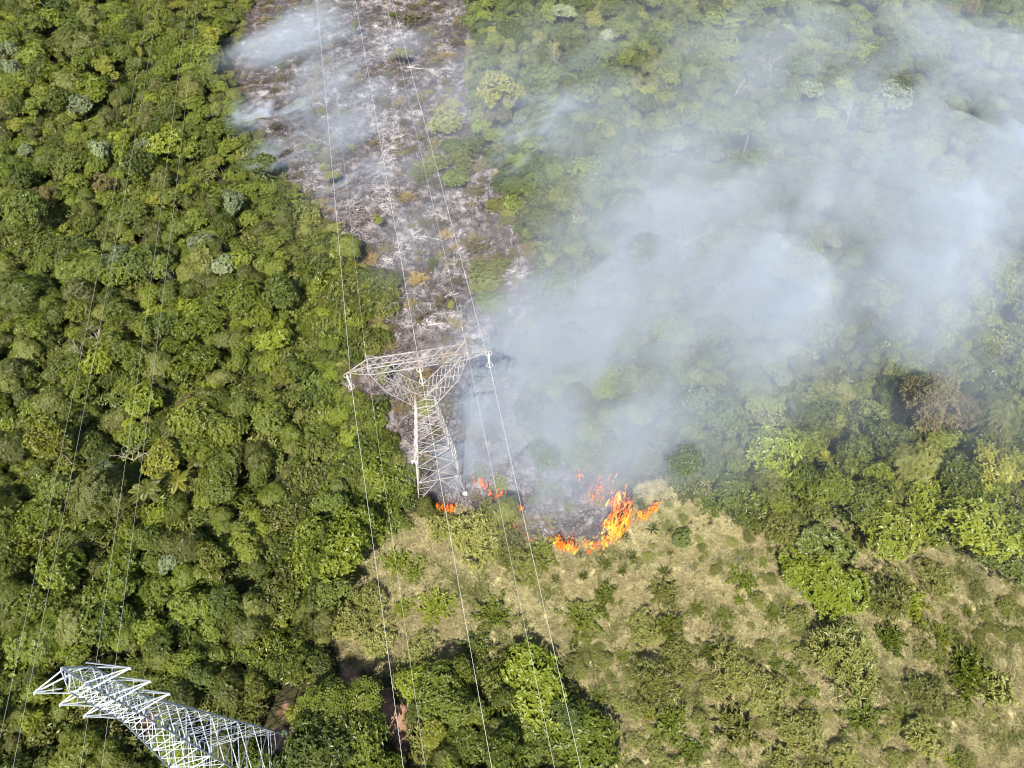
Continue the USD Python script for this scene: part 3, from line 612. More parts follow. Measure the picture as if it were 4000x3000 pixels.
HERO = [
    # lower right: bushes in the dry grass
    (3250, 2285, 122, 'pale_bush_b'), (3215, 2130, 105, 'pale_bush_a'), (2930, 1985, 66, 'pale_bush_a'), (3060, 2070, 85, 'feathery_bush_c'), (2665, 2105, 46, 'pale_bush_a'),
    (2915, 2265, 55, 'low_bush_a'), (2890, 2340, 30, 'low_bush_b'), (2590, 2310, 50, 'low_bush_c'), (2610, 2440, 76, 'feathery_bush_b'), (2520, 2470, 57, 'feathery_bush_a'), (2360, 2330, 58, 'low_bush_a'),
    (2270, 2410, 72, 'feathery_bush_b'), (2725, 2375, 38, 'low_bush_b'), (2830, 2405, 39, 'low_bush_a'), (3300, 2560, 118, 'feathery_bush_a'), (3490, 2490, 64, 'low_bush_b'), (3560, 2340, 80, 'low_bush_b'),
    (3800, 2620, 98, 'low_bush_b'), (3900, 2690, 80, 'low_bush_c'), (2560, 2660, 98, 'feathery_bush_a'), (2860, 2620, 83, 'feathery_bush_c'), (2780, 2540, 53, 'feathery_bush_b'), (3010, 2700, 64, 'feathery_bush_a'),
    (3480, 2060, 90, 'bright_tree_a'), (3640, 2080, 80, 'low_bush_a'), (3800, 2060, 105, 'bright_tree_b'), (3930, 2200, 75, 'green_tree_a'), (3660, 2260, 70, 'feathery_bush_c'), (3450, 2330, 105, 'feathery_bush_c'),
    (3020, 2390, 40, 'feathery_bush_b'), (3120, 2420, 45, 'feathery_bush_a'), (2640, 2560, 64, 'feathery_bush_c'), (2340, 2720, 45, 'feathery_bush_b'), (2620, 2800, 83, 'low_bush_a'), (2880, 2830, 83, 'low_bush_c'),
    (3140, 2860, 76, 'feathery_bush_a'), (3380, 2800, 83, 'feathery_bush_b'), (3600, 2880, 72, 'feathery_bush_c'), (2700, 2930, 68, 'feathery_bush_b'), (3050, 2960, 68, 'low_bush_c'), (3300, 2960, 60, 'feathery_bush_a'),
    (3680, 2480, 53, 'feathery_bush_b'), (3620, 2700, 60, 'feathery_bush_a'), (3150, 2560, 41, 'feathery_bush_c'), (2440, 2560, 36, 'feathery_bush_b'),
    (2535, 2795, 30, 'star_plant_a'), (3085, 2360, 22, 'star_plant_a'), (3780, 2385, 32, 'star_plant_a'), (2380, 2020, 16, 'star_plant_a'), (2440, 2090, 34, 'star_plant_b'), (2470, 2170, 34, 'star_plant_b'), (2360, 2200, 32, 'star_plant_b'), (2430, 2230, 32, 'star_plant_b'), (2280, 2250, 28, 'star_plant_b'), (2240, 2520, 32, 'star_plant_b'),
    (2260, 2165, 26, 'star_plant_b'), (2550, 2060, 36, 'star_plant_b'), (2600, 2230, 34, 'star_plant_b'), (2170, 2260, 28, 'star_plant_b'), (2050, 2440, 22, 'star_plant_b'),
    # under the wires, lower middle
    (1930, 2390, 85, 'feathery_bush_b'), (1700, 2360, 75, 'low_bush_b'), (1860, 2090, 95, 'feathery_bush_a'), (1980, 2140, 75, 'feathery_bush_c'), (2105, 2160, 72, 'feathery_bush_b'), (2060, 2210, 60, 'feathery_bush_a'),
    (1720, 2060, 60, 'feathery_bush_a'), (1545, 2190, 70, 'low_bush_b'), (1620, 2230, 48, 'low_bush_a'), (1440, 2350, 80, 'feathery_bush_c'), (1360, 2430, 75, 'feathery_bush_a'), (1570, 2370, 45, 'low_bush_b'),
    (1870, 2540, 75, 'low_bush_a'), (1930, 2620, 60, 'feathery_bush_b'), (1720, 2720, 82, 'green_tree_b'), (1820, 2900, 85, 'thicket_bush_b'), (2090, 2680, 115, 'thicket_bush_a'), (2060, 2830, 105, 'thicket_bush_b'),
    (1470, 2500, 70, 'feathery_bush_c'), (1640, 2550, 60, 'feathery_bush_a'), (1290, 2780, 125, 'fern_leaf_tree_a'), (1420, 2880, 95, 'green_tree_a'), (1230, 2930, 120, 'dark_tree_b'), (2290, 2900, 120, 'thicket_bush_a'),
    (1970, 2960, 90, 'green_tree_d'), (1700, 2880, 55, 'yellow_tree_b'), (2190, 2960, 85, 'thicket_bush_b'), (1560, 2620, 50, 'low_bush_c'), (1300, 2180, 95, 'bright_tree_a'), (1400, 2060, 75, 'bright_tree_b'), (1245, 2100, 80, 'green_tree_c'),
    (2780, 1960, 60, 'low_bush_b'), (2860, 1900, 60, 'bright_tree_a'), (2700, 1930, 40, 'low_bush_a'), (3120, 1890, 70, 'bright_tree_c'), (3250, 1920, 75, 'bright_tree_b'), (3380, 1960, 80, 'green_tree_b'), (3700, 1990, 80, 'green_tree_c'), (3600, 1950, 75, 'bright_tree_a'), (3830, 1960, 85, 'bright_tree_c'), (3960, 2060, 80, 'bright_tree_b'), (3180, 1990, 60, 'low_bush_a'), (3350, 2080, 65, 'low_bush_c'),
    # beside the fire
    (1872, 1838, 36, 'low_bush_b'), (1955, 1888, 40, 'low_bush_b'), (2150, 1900, 50, 'low_bush_c'), (2330, 1800, 60, 'feathery_bush_a'), (2250, 1740, 70, 'thicket_bush_b'), (2170, 1780, 45, 'low_bush_b'), (2520, 1810, 60, 'feathery_bush_c'), (2620, 1780, 70, 'thicket_bush_b'), (2500, 1960, 34, 'low_bush_a'), (2440, 1900, 40, 'feathery_bush_a'),
    # right wood
    (3020, 1760, 85, 'bright_tree_a'), (3320, 1780, 75, 'bright_tree_c'), (3160, 1730, 60, 'bright_tree_b'), (3420, 1625, 85, 'pale_bush_a'), (3620, 1590, 125, 'tan_tree_a'), (3740, 1600, 90, 'tan_tree_a'), (3480, 1720, 80, 'dark_tree_c'),
    (3560, 1830, 95, 'olive_tree_b'), (3720, 1880, 100, 'green_tree_d'), (3880, 1850, 90, 'yellow_tree_a'), (3000, 1880, 75, 'olive_tree_c'), (3880, 1640, 95, 'olive_tree_a'),
    (3235, 1800, 48, 'palm_b'), (3340, 1835, 34, 'palm_b'), (3500, 1915, 58, 'palm_c'), (2930, 510, 62, 'palm_a'),
    (1930, 375, 75, 'yellow_tree_a'), (2000, 400, 55, 'yellow_tree_b'), (1950, 455, 48, 'tan_tree_a'), (2850, 330, 50, 'dead_tree_a'), (2500, 990, 80, 'olive_tree_a'), (2130, 870, 75, 'olive_tree_a'), (2190, 1130, 60, 'bright_tree_b'), (2205, 1050, 55, 'olive_tree_b'),
    (2680, 880, 70, 'dead_tree_b'), (2660, 960, 55, 'dead_tree_a'), (2870, 1120, 100, 'bamboo_a'), (2240, 830, 45, 'dead_tree_b'), (3340, 420, 48, 'dead_tree_b'), (3050, 240, 45, 'dead_tree_a'), (2410, 1010, 30, 'dead_tree_b'),
    (2470, 800, 85, 'fern_leaf_tree_a'), (3480, 380, 60, 'silver_tree_a'), (2380, 160, 45, 'dead_tree_b'), (2180, 210, 40, 'dead_tree_a'),
    # left wood
    (425, 1020, 48, 'silver_tree_a'), (470, 985, 28, 'silver_tree_a'), (395, 590, 40, 'silver_tree_a'), (560, 560, 30, 'silver_tree_a'), (30, 190, 38, 'silver_tree_a'), (55, 280, 34, 'silver_tree_a'), (570, 1575, 62, 'bright_tree_c'),
    (580, 1930, 58, 'palm_c'), (690, 1880, 50, 'palm_b'), (770, 1800, 46, 'palm_c'), (330, 1370, 48, 'dead_tree_b'), (375, 1335, 42, 'dead_tree_a'), (660, 1080, 32, 'dead_tree_b'), (410, 720, 42, 'tan_tree_a'), (870, 1040, 42, 'silver_tree_a'),
    (800, 960, 40, 'silver_tree_a'), (420, 1840, 50, 'silver_tree_a'), (630, 1800, 75, 'yellow_tree_a'), (830, 2200, 62, 'yellow_tree_a'), (320, 1530, 44, 'bright_tree_b'), (215, 1745, 90, 'yellow_tree_b'), (60, 1760, 60, 'olive_tree_a'),
    (400, 1960, 105, 'olive_tree_b'), (900, 1690, 70, 'green_tree_a'), (760, 1700, 62, 'bright_tree_b'), (320, 1050, 80, 'fern_leaf_tree_b'), (80, 1130, 85, 'fern_leaf_tree_a'), (120, 830, 70, 'dark_tree_a'), (330, 200, 62, 'olive_tree_c'),
    (260, 170, 60, 'olive_tree_a'), (910, 780, 48, 'silver_tree_a'), (770, 1420, 75, 'bright_tree_a'), (660, 2210, 35, 'silver_tree_a'), (210, 1570, 60, 'olive_tree_a'), (500, 1780, 55, 'dead_tree_b'),
    # scorched growth along the burnt strip
    (885, 115, 30, 'scorched_bush_b'), (940, 35, 20, 'scorched_bush_b'), (1160, 85, 30, 'scorched_bush_b'), (1030, 150, 26, 'scorched_bush_b'), (1090, 30, 20, 'scorched_bush_a'), (1100, 300, 30, 'scorched_bush_b'), (1050, 240, 24, 'low_bush_a'),
    (1225, 330, 42, 'scorched_bush_b'), (1170, 405, 30, 'low_bush_b'), (1070, 350, 24, 'scorched_bush_a'), (1390, 105, 20, 'yellow_tree_b'), (1575, 205, 28, 'yellow_tree_b'), (1300, 680, 26, 'yellow_tree_b'), (1480, 870, 22, 'yellow_tree_b'), (1450, 1005, 38, 'scorched_bush_b'),
    (1620, 70, 55, 'scorched_bush_a'), (1500, 395, 42, 'scorched_bush_a'), (1540, 55, 22, 'low_bush_b'), (1345, 20, 30, 'scorched_bush_c'), (1700, 130, 30, 'scorched_bush_c'), (1210, 755, 26, 'scorched_bush_a'), (1260, 790, 34, 'scorched_bush_a'),
    (1330, 995, 34, 'scorched_bush_a'), (1690, 1020, 32, 'low_bush_b'), (1760, 1190, 20, 'yellow_tree_b'), (1870, 1010, 45, 'scorched_bush_c'), (1900, 1100, 61, 'feathery_bush_c'), (1920, 1180, 53, 'thicket_bush_b'), (1960, 1130, 40, 'scorched_bush_a'),
    (1850, 930, 40, 'scorched_bush_a'), (2080, 1000, 36, 'scorched_bush_a'), (1640, 1240, 30, 'scorched_bush_a'), (1530, 1100, 42, 'thicket_bush_a'), (1510, 1180, 40, 'thicket_bush_b'), (1500, 1460, 36, 'yellow_tree_b'), (1570, 1590, 34, 'scorched_bush_a'), (1520, 1350, 34, 'scorched_bush_a'),
    (1800, 620, 56, 'feathery_bush_a'), (1700, 640, 47, 'feathery_bush_a'), (1850, 560, 50, 'feathery_bush_c'), (1760, 560, 44, 'thicket_bush_b'), (1860, 960, 50, 'scorched_bush_a'), (1940, 1040, 44, 'feathery_bush_a'), (1880, 1050, 42, 'feathery_bush_a'), (1620, 1560, 26, 'scorched_bush_b'),
    (1640, 640, 26, 'scorched_bush_c'), (1745, 480, 69, 'feathery_bush_c'), (1810, 560, 60, 'feathery_bush_b'), (1700, 560, 40, 'scorched_bush_a'), (1780, 690, 56, 'thicket_bush_b'), (1860, 740, 45, 'scorched_bush_a'), (1720, 420, 36, 'scorched_bush_a'), (1880, 640, 40, 'scorched_bush_c'),
]
for h in HERO: put(*h)

def scatter(poly, r_of, kinds_of, rng, clear, limit=4000, tries=14):
    """Plants spread over poly until they touch; r_of(x, y) gives a radius, kinds_of a kind."""
    x0, y0, x1, y1 = poly.bounds; n = int((x1 - x0) * (y1 - y0) / 5.0 * tries / 10)
    xs, ys = rng.uniform(x0, x1, n), rng.uniform(y0, y1, n); ok = shapely.contains_xy(poly, xs, ys)
    cell, grid, got = 4.0, {}, []
    def add(x, y, r): grid.setdefault((int(x // cell), int(y // cell)), []).append((x, y, r))
    for x, y, s, kd, _ in PLANTS: add(x, y, KINDS[kd]['rad'] * s)
    for x, y in zip(xs[ok], ys[ok]):
        r = r_of(x, y, rng)
        if r is None: continue
        i, j = int(x // cell), int(y // cell); good = True
        for a in range(i - 2, i + 3):
            for b in range(j - 2, j + 3):
                for X, Y, Rr in grid.get((a, b), ()):
                    if (X - x) ** 2 + (Y - y) ** 2 < (clear * (r + Rr)) ** 2: good = False; break
                if not good: break
            if not good: break
        if not good: continue
        add(x, y, r); kd = kinds_of(x, y, rng); PLANTS.append((x, y, r / KINDS[kd]['rad'], kd, False)); got.append((x, y))
        if len(got) >= limit: break

VIEW = shapely.Polygon([tuple(at(u, v)[:2]) for u, v in ((-260, -230), (4260, -230), (4200, 3250), (-200, 3250))]).buffer(4)
OPEN = shapely.unary_union([BURN, GRASS] + SOIL)
pick = lambda rng, names, w: names[rng.choice(len(names), p=np.array(w) / sum(w))]
shapely.prepare(BURN); shapely.prepare(GRASS)

SC = np.random.default_rng(21)
EDGE = BURN.buffer(2.6).difference(BURN.buffer(-1.5)).difference(GRASS.buffer(2)).intersection(VIEW)
scatter(EDGE.difference(zone([(2080, 1780), (2600, 1780), (2600, 2250), (2000, 2250)])), lambda x, y, r: r.uniform(0.9, 1.9) if r.random() < 0.75 else None, lambda x, y, r: pick(r, ['scorched_bush_a', 'scorched_bush_b', 'scorched_bush_c', 'feathery_bush_a', 'feathery_bush_c'], [4, 2, 2, 3, 3]), SC, 0.6)
scatter(LOWSCRUB.difference(OPEN), lambda x, y, r: r.uniform(1.3, 2.1), lambda x, y, r: pick(r, ['thicket_bush_a', 'thicket_bush_b', 'low_bush_b', 'pale_bush_b'], [4, 3, 2, 0.5]), SC, 0.58)
def forest_r(x, y, r):
    tall = meshkit.noise(np.array([x / 17, y / 17, 3.0]), 2)
    if tall < 0.12: return None
    return (1.0 + 1.45 * r.random() ** 1.8 + 0.6 * (tall > 0.62)) * (1.0 + 0.0012 * max(0, y - 60))
TK = ['green_tree_a', 'green_tree_b', 'green_tree_c', 'green_tree_d', 'bright_tree_a', 'bright_tree_b', 'bright_tree_c', 'dark_tree_a', 'dark_tree_b', 'dark_tree_c', 'olive_tree_a', 'olive_tree_b', 'olive_tree_c', 'fern_leaf_tree_a', 'fern_leaf_tree_b', 'silver_tree_a', 'yellow_tree_a', 'yellow_tree_b', 'tan_tree_a']
def forest_k(x, y, r):
    n = meshkit.noise(np.array([x / 22, y / 22, 9.0]), 8)
    right = x > 25
    w = [2, 2, 2, 2, 1.6 + 2 * n, 1.6 + 2 * n, 1.2, 1.1, 1.1, 1.1, 2.2, 2.2, 2.2, 2.0, 2.0, 0.16 if not right else 0.4, 0.35, 0.3, 0.06 if not right else 0.4]
    return pick(r, TK, w)
BARE = shapely.unary_union(SOIL).buffer(1.8)
FIREZONE = zone([(2200, 1840), (2580, 1830), (2600, 2080), (2440, 2190), (2150, 2200), (2080, 2060)])
WOOD = VIEW.difference(OPEN).difference(LOWSCRUB).difference(BARE).difference(FIREZONE.buffer(1.5))
scatter(WOOD.difference(BOTTOM), forest_r, forest_k, SC, 0.54)
scatter(VIEW.intersection(BOTTOM).difference(BARE), lambda x, y, r: r.uniform(1.2, 2.2), forest_k, SC, 0.62)
GN = lambda x, y: meshkit.noise(np.array([x / 9.0, y / 9.0, 1.0]), 4)
def grass_r(x, y, r):
    u, v = proj(np.array([x, y, 0.0])); n = GN(x, y)
    if 1750 < u < 2900 and v < 2560: need = 0.80
    elif (u > 2900 and v > 2350) or (u > 2450 and v > 2620): need = 0.44
    else: need = 0.66
    return None if n < need else (r.uniform(0.4, 0.9) if need > 0.7 else r.uniform(0.5, 1.5))
scatter(GRASS.intersection(VIEW).difference(FIREZONE), grass_r, lambda x, y, r: pick(r, ['feathery_bush_a', 'feathery_bush_b', 'feathery_bush_c', 'low_bush_a', 'low_bush_b', 'low_bush_c'], [4, 2.2, 4, 1.4, 0.9, 1.4]), SC, 0.75)
def burn_r(x, y, r):
    u, v = proj(np.array([x, y, 0.0])); n = meshkit.noise(np.array([x / 11.0, y / 11.0, 4.0]), 6)
    return None if n < (0.15 if (u < 1320 or u > 1640 + max(0, v - 900) * 0.3) else 0.5) else r.uniform(0.7, 2.1)
scatter(BURN.intersection(VIEW), burn_r, lambda x, y, r: pick(r, ['scorched_bush_a', 'scorched_bush_b', 'scorched_bush_c', 'charred_tree_a', 'charred_tree_b', 'feathery_bush_a'], [5, 1.4, 3, 2, 2, 2.5 if x > -2 else 0.6]), SC, 0.8, limit=480)

# ------------------------------------------------------------------ placing the plants: single things first, the rest as masses
rng = np.random.default_rng(33)
ROT = {}
info = []
for i, (x, y, s, kd, hero) in enumerate(PLANTS):
    K = KINDS[kd]; z = float(ground_z(x, y)); c = np.array([x, y, z + K['h'] * s]); d = depth(c)
    u, v = proj(c); px = K['rad'] * s * FOC / d
    is_tree = K['h'] > 2.5
    info.append(dict(i=i, x=x, y=y, z=z, s=s, k=kd, hero=hero, u=u, v=v, px=px, tree=is_tree, rot=rng.uniform(0, 360), form=np.array([rng.uniform(0.82, 1.22), rng.uniform(0.82, 1.22), rng.uniform(0.85, 1.2) * (1.0 if is_tree else 0.72)]), seen=(-px * 0.3 < u < 4000 + px * 0.3) and (-px * 0.3 < v < 3000 + px * 0.3)))
for e in info:
    if e['hero'] and KINDS[e['k']]['thing'] in ('palm', 'dry_bamboo'): e['rot'] = 40.0
single = []
for tree, most in ((True, 296), (False, 290)):
    c = [e for e in info if e['tree'] == tree and e['seen']]
    c.sort(key=lambda e: (not e['hero'], -e['px'])); single += c[:most]
chosen = {e['i'] for e in single}
MARKS = [((1630, 1420), "the old pylon's beam"), ((1700, 1920), "the old pylon's feet"), ((2390, 1990), 'the tallest flames'), ((2215, 2110), "the fire front's left end"), ((300, 2690), "the new tower's crossarms"),
         ((1080, 2850), "the new tower's footing"), ((1560, 2800), 'the red soil cut'), ((0, 0), 'the top left corner'), ((4000, 0), 'the top right corner'), ((0, 3000), 'the bottom left corner'),
         ((4000, 3000), 'the bottom right corner'), ((0, 1500), "the left edge's middle"), ((4000, 1500), "the right edge's middle"), ((2000, 3000), "the bottom edge's middle"), ((2300, 0), "the top edge's middle"),
         ((2870, 1120), 'the dry bamboo fan'), ((2930, 510), 'the tall feathery palm'), ((425, 1020), 'the whitest silvery tree'), ((3660, 1590), 'the orange-brown trees'), ((3250, 2285), 'the biggest round bush'),
         ((350, 1350), 'the two bare dead trees'), ((1010, 440), 'the left smoke wisp'), ((1930, 375), 'the yellow tree pair'), ((580, 1930), 'the olive palms'), ((2535, 2795), 'the spiky star-shaped plant'),
         ((1380, 760), 'the small smoke wisp'), ((3000, 3000), "the bottom edge's right half"), ((800, 0), "the top edge's left half"), ((1900, 1120), 'the green thicket in ash'), ((3420, 1630), 'the pale round bush by smoke')]
ORD = ['nearest', 'second nearest', 'third nearest', 'fourth nearest', 'fifth nearest', 'sixth nearest', 'seventh nearest', 'eighth nearest', 'ninth nearest', 'tenth nearest', 'eleventh nearest', 'twelfth nearest', 'thirteenth nearest', 'fourteenth nearest', 'fifteenth nearest', 'sixteenth nearest', 'seventeenth nearest', 'eighteenth nearest', 'nineteenth nearest', 'twentieth nearest']
MP = np.array([m[0] for m in MARKS], float); E_UV = np.array([(e['u'], e['v']) for e in single]); looks = np.array([KINDS[e['k']]['look'] for e in single])
dU, dV = E_UV[:, None, 0] - MP[None, :, 0], E_UV[:, None, 1] - MP[None, :, 1]; DD = np.hypot(dU, dV)
DR = np.where(np.abs(dU) > np.abs(dV), np.where(dU > 0, 0, 1), np.where(dV > 0, 2, 3)); WORDS = ['right of', 'left of', 'in front of', 'beyond']
for n, e in enumerate(single):
    best = None
    for m in np.argsort(DD[n])[:22]:
        if DD[n, m] < 25: continue
        rank = int(((looks == looks[n]) & (DR[:, m] == DR[n, m]) & (DD[:, m] < DD[n, m] - 1e-9) & (DD[:, m] >= 25)).sum())
        cost = (rank + 1) * (300 + DD[n, m])
        if best is None or cost < best[0]: best = (cost, m, rank)
    _, m, rank = best
    e['label'] = f"{looks[n]}, {ORD[min(rank, 19)]} of its kind {WORDS[DR[n, m]]} {MARKS[m][1]}"
    if len(e['label'].replace('-', ' ').split()) > 16: e['label'] = e['label'].replace(' of its kind', '')
def area(e):
    if e['k'].startswith(('scorched', 'charred')): return 'scorched plants of the burnt strip'
    if shapely.contains_xy(GRASS, e['x'], e['y']): return 'bushes in the dry grass'
    return 'trees and bushes left of the burnt strip' if e['u'] < 1500 + 0.1 * (e['v'] - 1500) else 'trees and bushes right of the burnt strip'
for e in single:
    K = KINDS[e['k']]
    x = thing(K['thing'], (e['x'], e['y'], e['z']), e['rot'], e['s'] * e['form'])
    cat = {'leafy_bush': 'bush', 'feathery_bush': 'bush', 'round_bush': 'bush', 'scorched_bush': 'bush', 'palm': 'palm', 'spiky_plant': 'plant', 'dry_bamboo': 'bamboo', 'dead_tree': 'dead tree'}.get(K['thing'], 'tree')
    tag(x, e['label'], cat, area(e))
    x.GetPrim().GetReferences().AddInternalReference(K['path']); x.GetPrim().SetInstanceable(True)

def instancer(name, protos, pos, which, rotz, scale, label, tilt=None):
    """One mass of plants. protos: lists of (name, mesh, material) or a kind's class prim."""
    pi = UsdGeom.PointInstancer.Define(stage, f'/World/{name}'); paths = []
    for n, p in enumerate(protos):
        pp = f'/World/{name}/{name}_plant' + (f'_{n:03d}' if n else ''); x = UsdGeom.Xform.Define(stage, pp)
        if isinstance(p, str): x.GetPrim().GetReferences().AddInternalReference(KINDS[p]['path'])
        else:
            for nm, mesh, mat in p: obj(nm, mesh, mat, pp)
        paths.append(pp)
    pi.CreatePrototypesRel().SetTargets(paths)
    pi.CreatePositionsAttr(Vt.Vec3fArray.FromNumpy(np.asarray(pos, np.float32))); pi.CreateProtoIndicesAttr(Vt.IntArray.FromNumpy(np.asarray(which, np.int32)))
    h = np.radians(np.asarray(rotz)) / 2; q = np.zeros((len(h), 4), np.float32); q[:, 3] = np.cos(h); q[:, 2] = np.sin(h)
    pi.CreateOrientationsAttr(Vt.QuathArray([Gf.Quath(float(a[3]), float(a[0]), float(a[1]), float(a[2])) for a in q]))
    sc = np.asarray(scale, np.float32); sc = np.repeat(sc[:, None], 3, 1) if sc.ndim == 1 else sc
    pi.CreateScalesAttr(Vt.Vec3fArray.FromNumpy(np.ascontiguousarray(sc)))
    tag(pi, label, name.replace('_', ' '), kind='stuff'); return pi

for name, tree, label in (('woodland', True, 'leafy canopy of smaller trees filling the wood on both sides of the burnt strip'), ('thicket', False, 'smaller bushes crowding between the larger plants and dry grass')):
    es = [e for e in info if e['tree'] == tree and e['i'] not in chosen]
    ks = sorted({e['k'] for e in es})
    if es: instancer(name, ks, [(e['x'], e['y'], e['z']) for e in es], [ks.index(e['k']) for e in es], [e['rot'] for e in es], np.array([e['s'] * e['form'] for e in es]), label)

# undergrowth on the floor of the wood
def low_plants(seed, mat, rad, n, k, L, W, flat=0.6):
    r = np.random.default_rng(seed); P, A, _ = crown_points(r, rad, n, 9, 0.42, 0.0, flat); m = rosettes(r, P, A, k, L, W, 0.5, 0.2)
    return [('leaves', (np.column_stack([m[0][:, :2], np.maximum(m[0][:, 2] + 0.3, 0.02)]), m[1]), LEAF[mat])]
def spread(poly, cell, rng, keep=1.0):
    x0, y0, x1, y1 = poly.bounds
    X, Y = np.meshgrid(np.arange(x0, x1, cell), np.arange(y0, y1, cell)); X = X.ravel() + rng.uniform(-.5, .5, X.size) * cell; Y = Y.ravel() + rng.uniform(-.5, .5, Y.size) * cell
    ok = shapely.contains_xy(poly, X, Y) & (rng.random(len(X)) < keep); return X[ok], Y[ok]
r = np.random.default_rng(41); X, Y = spread(WOOD.union(LOWSCRUB).difference(OPEN), 2.5, r, 0.65)
instancer('undergrowth', [low_plants(1, 'green', 1.5, 95, 6, 0.40, 0.18), low_plants(2, 'dark', 1.5, 95, 6, 0.40, 0.18), low_plants(3, 'olive', 1.6, 95, 6, 0.40, 0.15)],
          np.column_stack([X, Y, ground_z(X, Y)]), r.integers(0, 3, len(X)), r.uniform(0, 360, len(X)), r.uniform(0.9, 2.1, len(X)), 'low green undergrowth covering the shaded floor of the wood')

# dry grass
LEAF['straw'] = leaf_look('straw_blade', (0.27, 0.232, 0.115), (0.45, 0.40, 0.23), (0.58, 0.53, 0.35), 0.25, 0.7)
LEAF['blade'] = leaf_look('green_blade', (0.12, 0.125, 0.035), (0.23, 0.225, 0.075), (0.36, 0.335, 0.15), 0.25, 0.7)
def tuft(seed, mat, n, L, w, lean):
    r = np.random.default_rng(seed); az = r.uniform(0, 6.28, n); el = r.uniform(*lean, n)
    N = np.stack([np.cos(az) * np.cos(el), np.sin(az) * np.cos(el), np.sin(el)], 1); C = np.column_stack([r.normal(0, 0.12, (n, 2)), np.zeros(n)])
    return [('blades', leaves(C, N, np.tile([0, 0, 1.0], (n, 1)) + r.normal(0, 0.3, (n, 3)), L * r.uniform(0.6, 1.2, n), w, 0.0), LEAF[mat])]
r = np.random.default_rng(43); X, Y = spread(GRASS.intersection(VIEW).buffer(1.0).difference(shapely.unary_union([BURN.buffer(-1.0)] + SOIL)), 0.40, r, 0.85)
n1 = meshkit.noise(np.column_stack([X / 5, Y / 5, X * 0]), 12); n2 = meshkit.noise(np.column_stack([X / 1.6, Y / 1.6, X * 0]), 13); gg = 0.65 * n1 + 0.35 * n2 + r.normal(0, 0.09, len(X))
wh = np.where(gg > 0.66, r.integers(3, 5, len(X)), r.integers(0, 3, len(X)))
instancer('dry_grass', [tuft(1, 'straw', 26, 0.75, 0.055, (0.1, 1.1)), tuft(2, 'straw', 26, 0.95, 0.05, (0.0, 0.8)), tuft(3, 'straw', 22, 0.6, 0.06, (0.0, 0.6)), tuft(4, 'blade', 26, 0.85, 0.06, (0.2, 1.2)), tuft(5, 'blade', 24, 0.7, 0.07, (0.1, 1.0))],
          np.column_stack([X, Y, ground_z(X, Y)]), wh, r.uniform(0, 360, len(X)), r.uniform(0.6, 1.25, len(X)), 'straw-coloured dry grass with green patches covering the slope below the fire')

# burnt twigs and ash
def stick_look(name, ramp):
    g = Graph(); isl = g.add('geometry') + '.random_per_island'
    return g.make(name, surface=g.add('principled_bsdf', base_color=g.add('rgb_ramp', fac=isl, ramp=ramp) + '.color', roughness=0.95, specular_ior_level=0.1) + '.BSDF')
TWIG = stick_look('burnt_twig', [(0.0, (0.06, 0.05, 0.046)), (0.5, (0.13, 0.11, 0.104)), (0.85, (0.20, 0.178, 0.17)), (1.0, (0.34, 0.31, 0.30))])
ASH = stick_look('white_ash', [(0.0, (0.36, 0.33, 0.32)), (0.5, (0.56, 0.53, 0.52)), (1.0, (0.72, 0.70, 0.69))])
def twigs(seed, mat, n, rad, up, L, th):
    r = np.random.default_rng(seed); out = []
    for _ in range(n):
        a = r.uniform(0, 6.28); e = abs(r.normal(0, up)); d = np.array([math.cos(a) * math.cos(e), math.sin(a) * math.cos(e), math.sin(e)]); p = np.append(r.normal(0, rad * 0.5, 2), 0.04)
        l = L * r.uniform(0.4, 1.3); mid = p + d * l * 0.5 + r.normal(0, 0.06 * l, 3); mid[2] = max(mid[2], 0.03)
        out.append(tube([p, mid, p + d * l], np.array([1, 0.8, 0.4]) * th * r.uniform(0.6, 1.3), 3, False))
    return [('twigs', cat_meshes(out), mat)]
r = np.random.default_rng(47); X, Y = spread(BURN.intersection(VIEW), 0.95, r, 0.8)
instancer('burnt_brush', [twigs(1, TWIG, 20, 0.9, 0.5, 1.0, 0.035), twigs(2, TWIG, 16, 0.9, 0.9, 1.2, 0.03), twigs(3, TWIG, 24, 1.0, 0.25, 0.9, 0.04)],
          np.column_stack([X, Y, ground_z(X, Y)]), r.integers(0, 3, len(X)), r.uniform(0, 360, len(X)), r.uniform(0.6, 1.3, len(X)), 'charred grey-brown twigs and stubble covering the burnt strip')
X, Y = spread(BURN.intersection(VIEW), 1.5, r, 0.9)
k = meshkit.noise(np.column_stack([X / 6, Y / 6, X * 0]), 17) + r.normal(0, 0.07, len(X)) - 0.5 * (np.hypot(X - 3, Y - 50) < 22) > 0.64; X, Y = X[k], Y[k]
instancer('white_ash', [twigs(5, ASH, 22, 1.1, 0.06, 1.1, 0.05), twigs(6, ASH, 16, 1.0, 0.12, 1.5, 0.06)], np.column_stack([X, Y, ground_z(X, Y)]), r.integers(0, 2, len(X)), r.uniform(0, 360, len(X)), r.uniform(0.6, 1.3, len(X)),
          'white ash of burnt-out branches strewn in patches over the burnt strip')
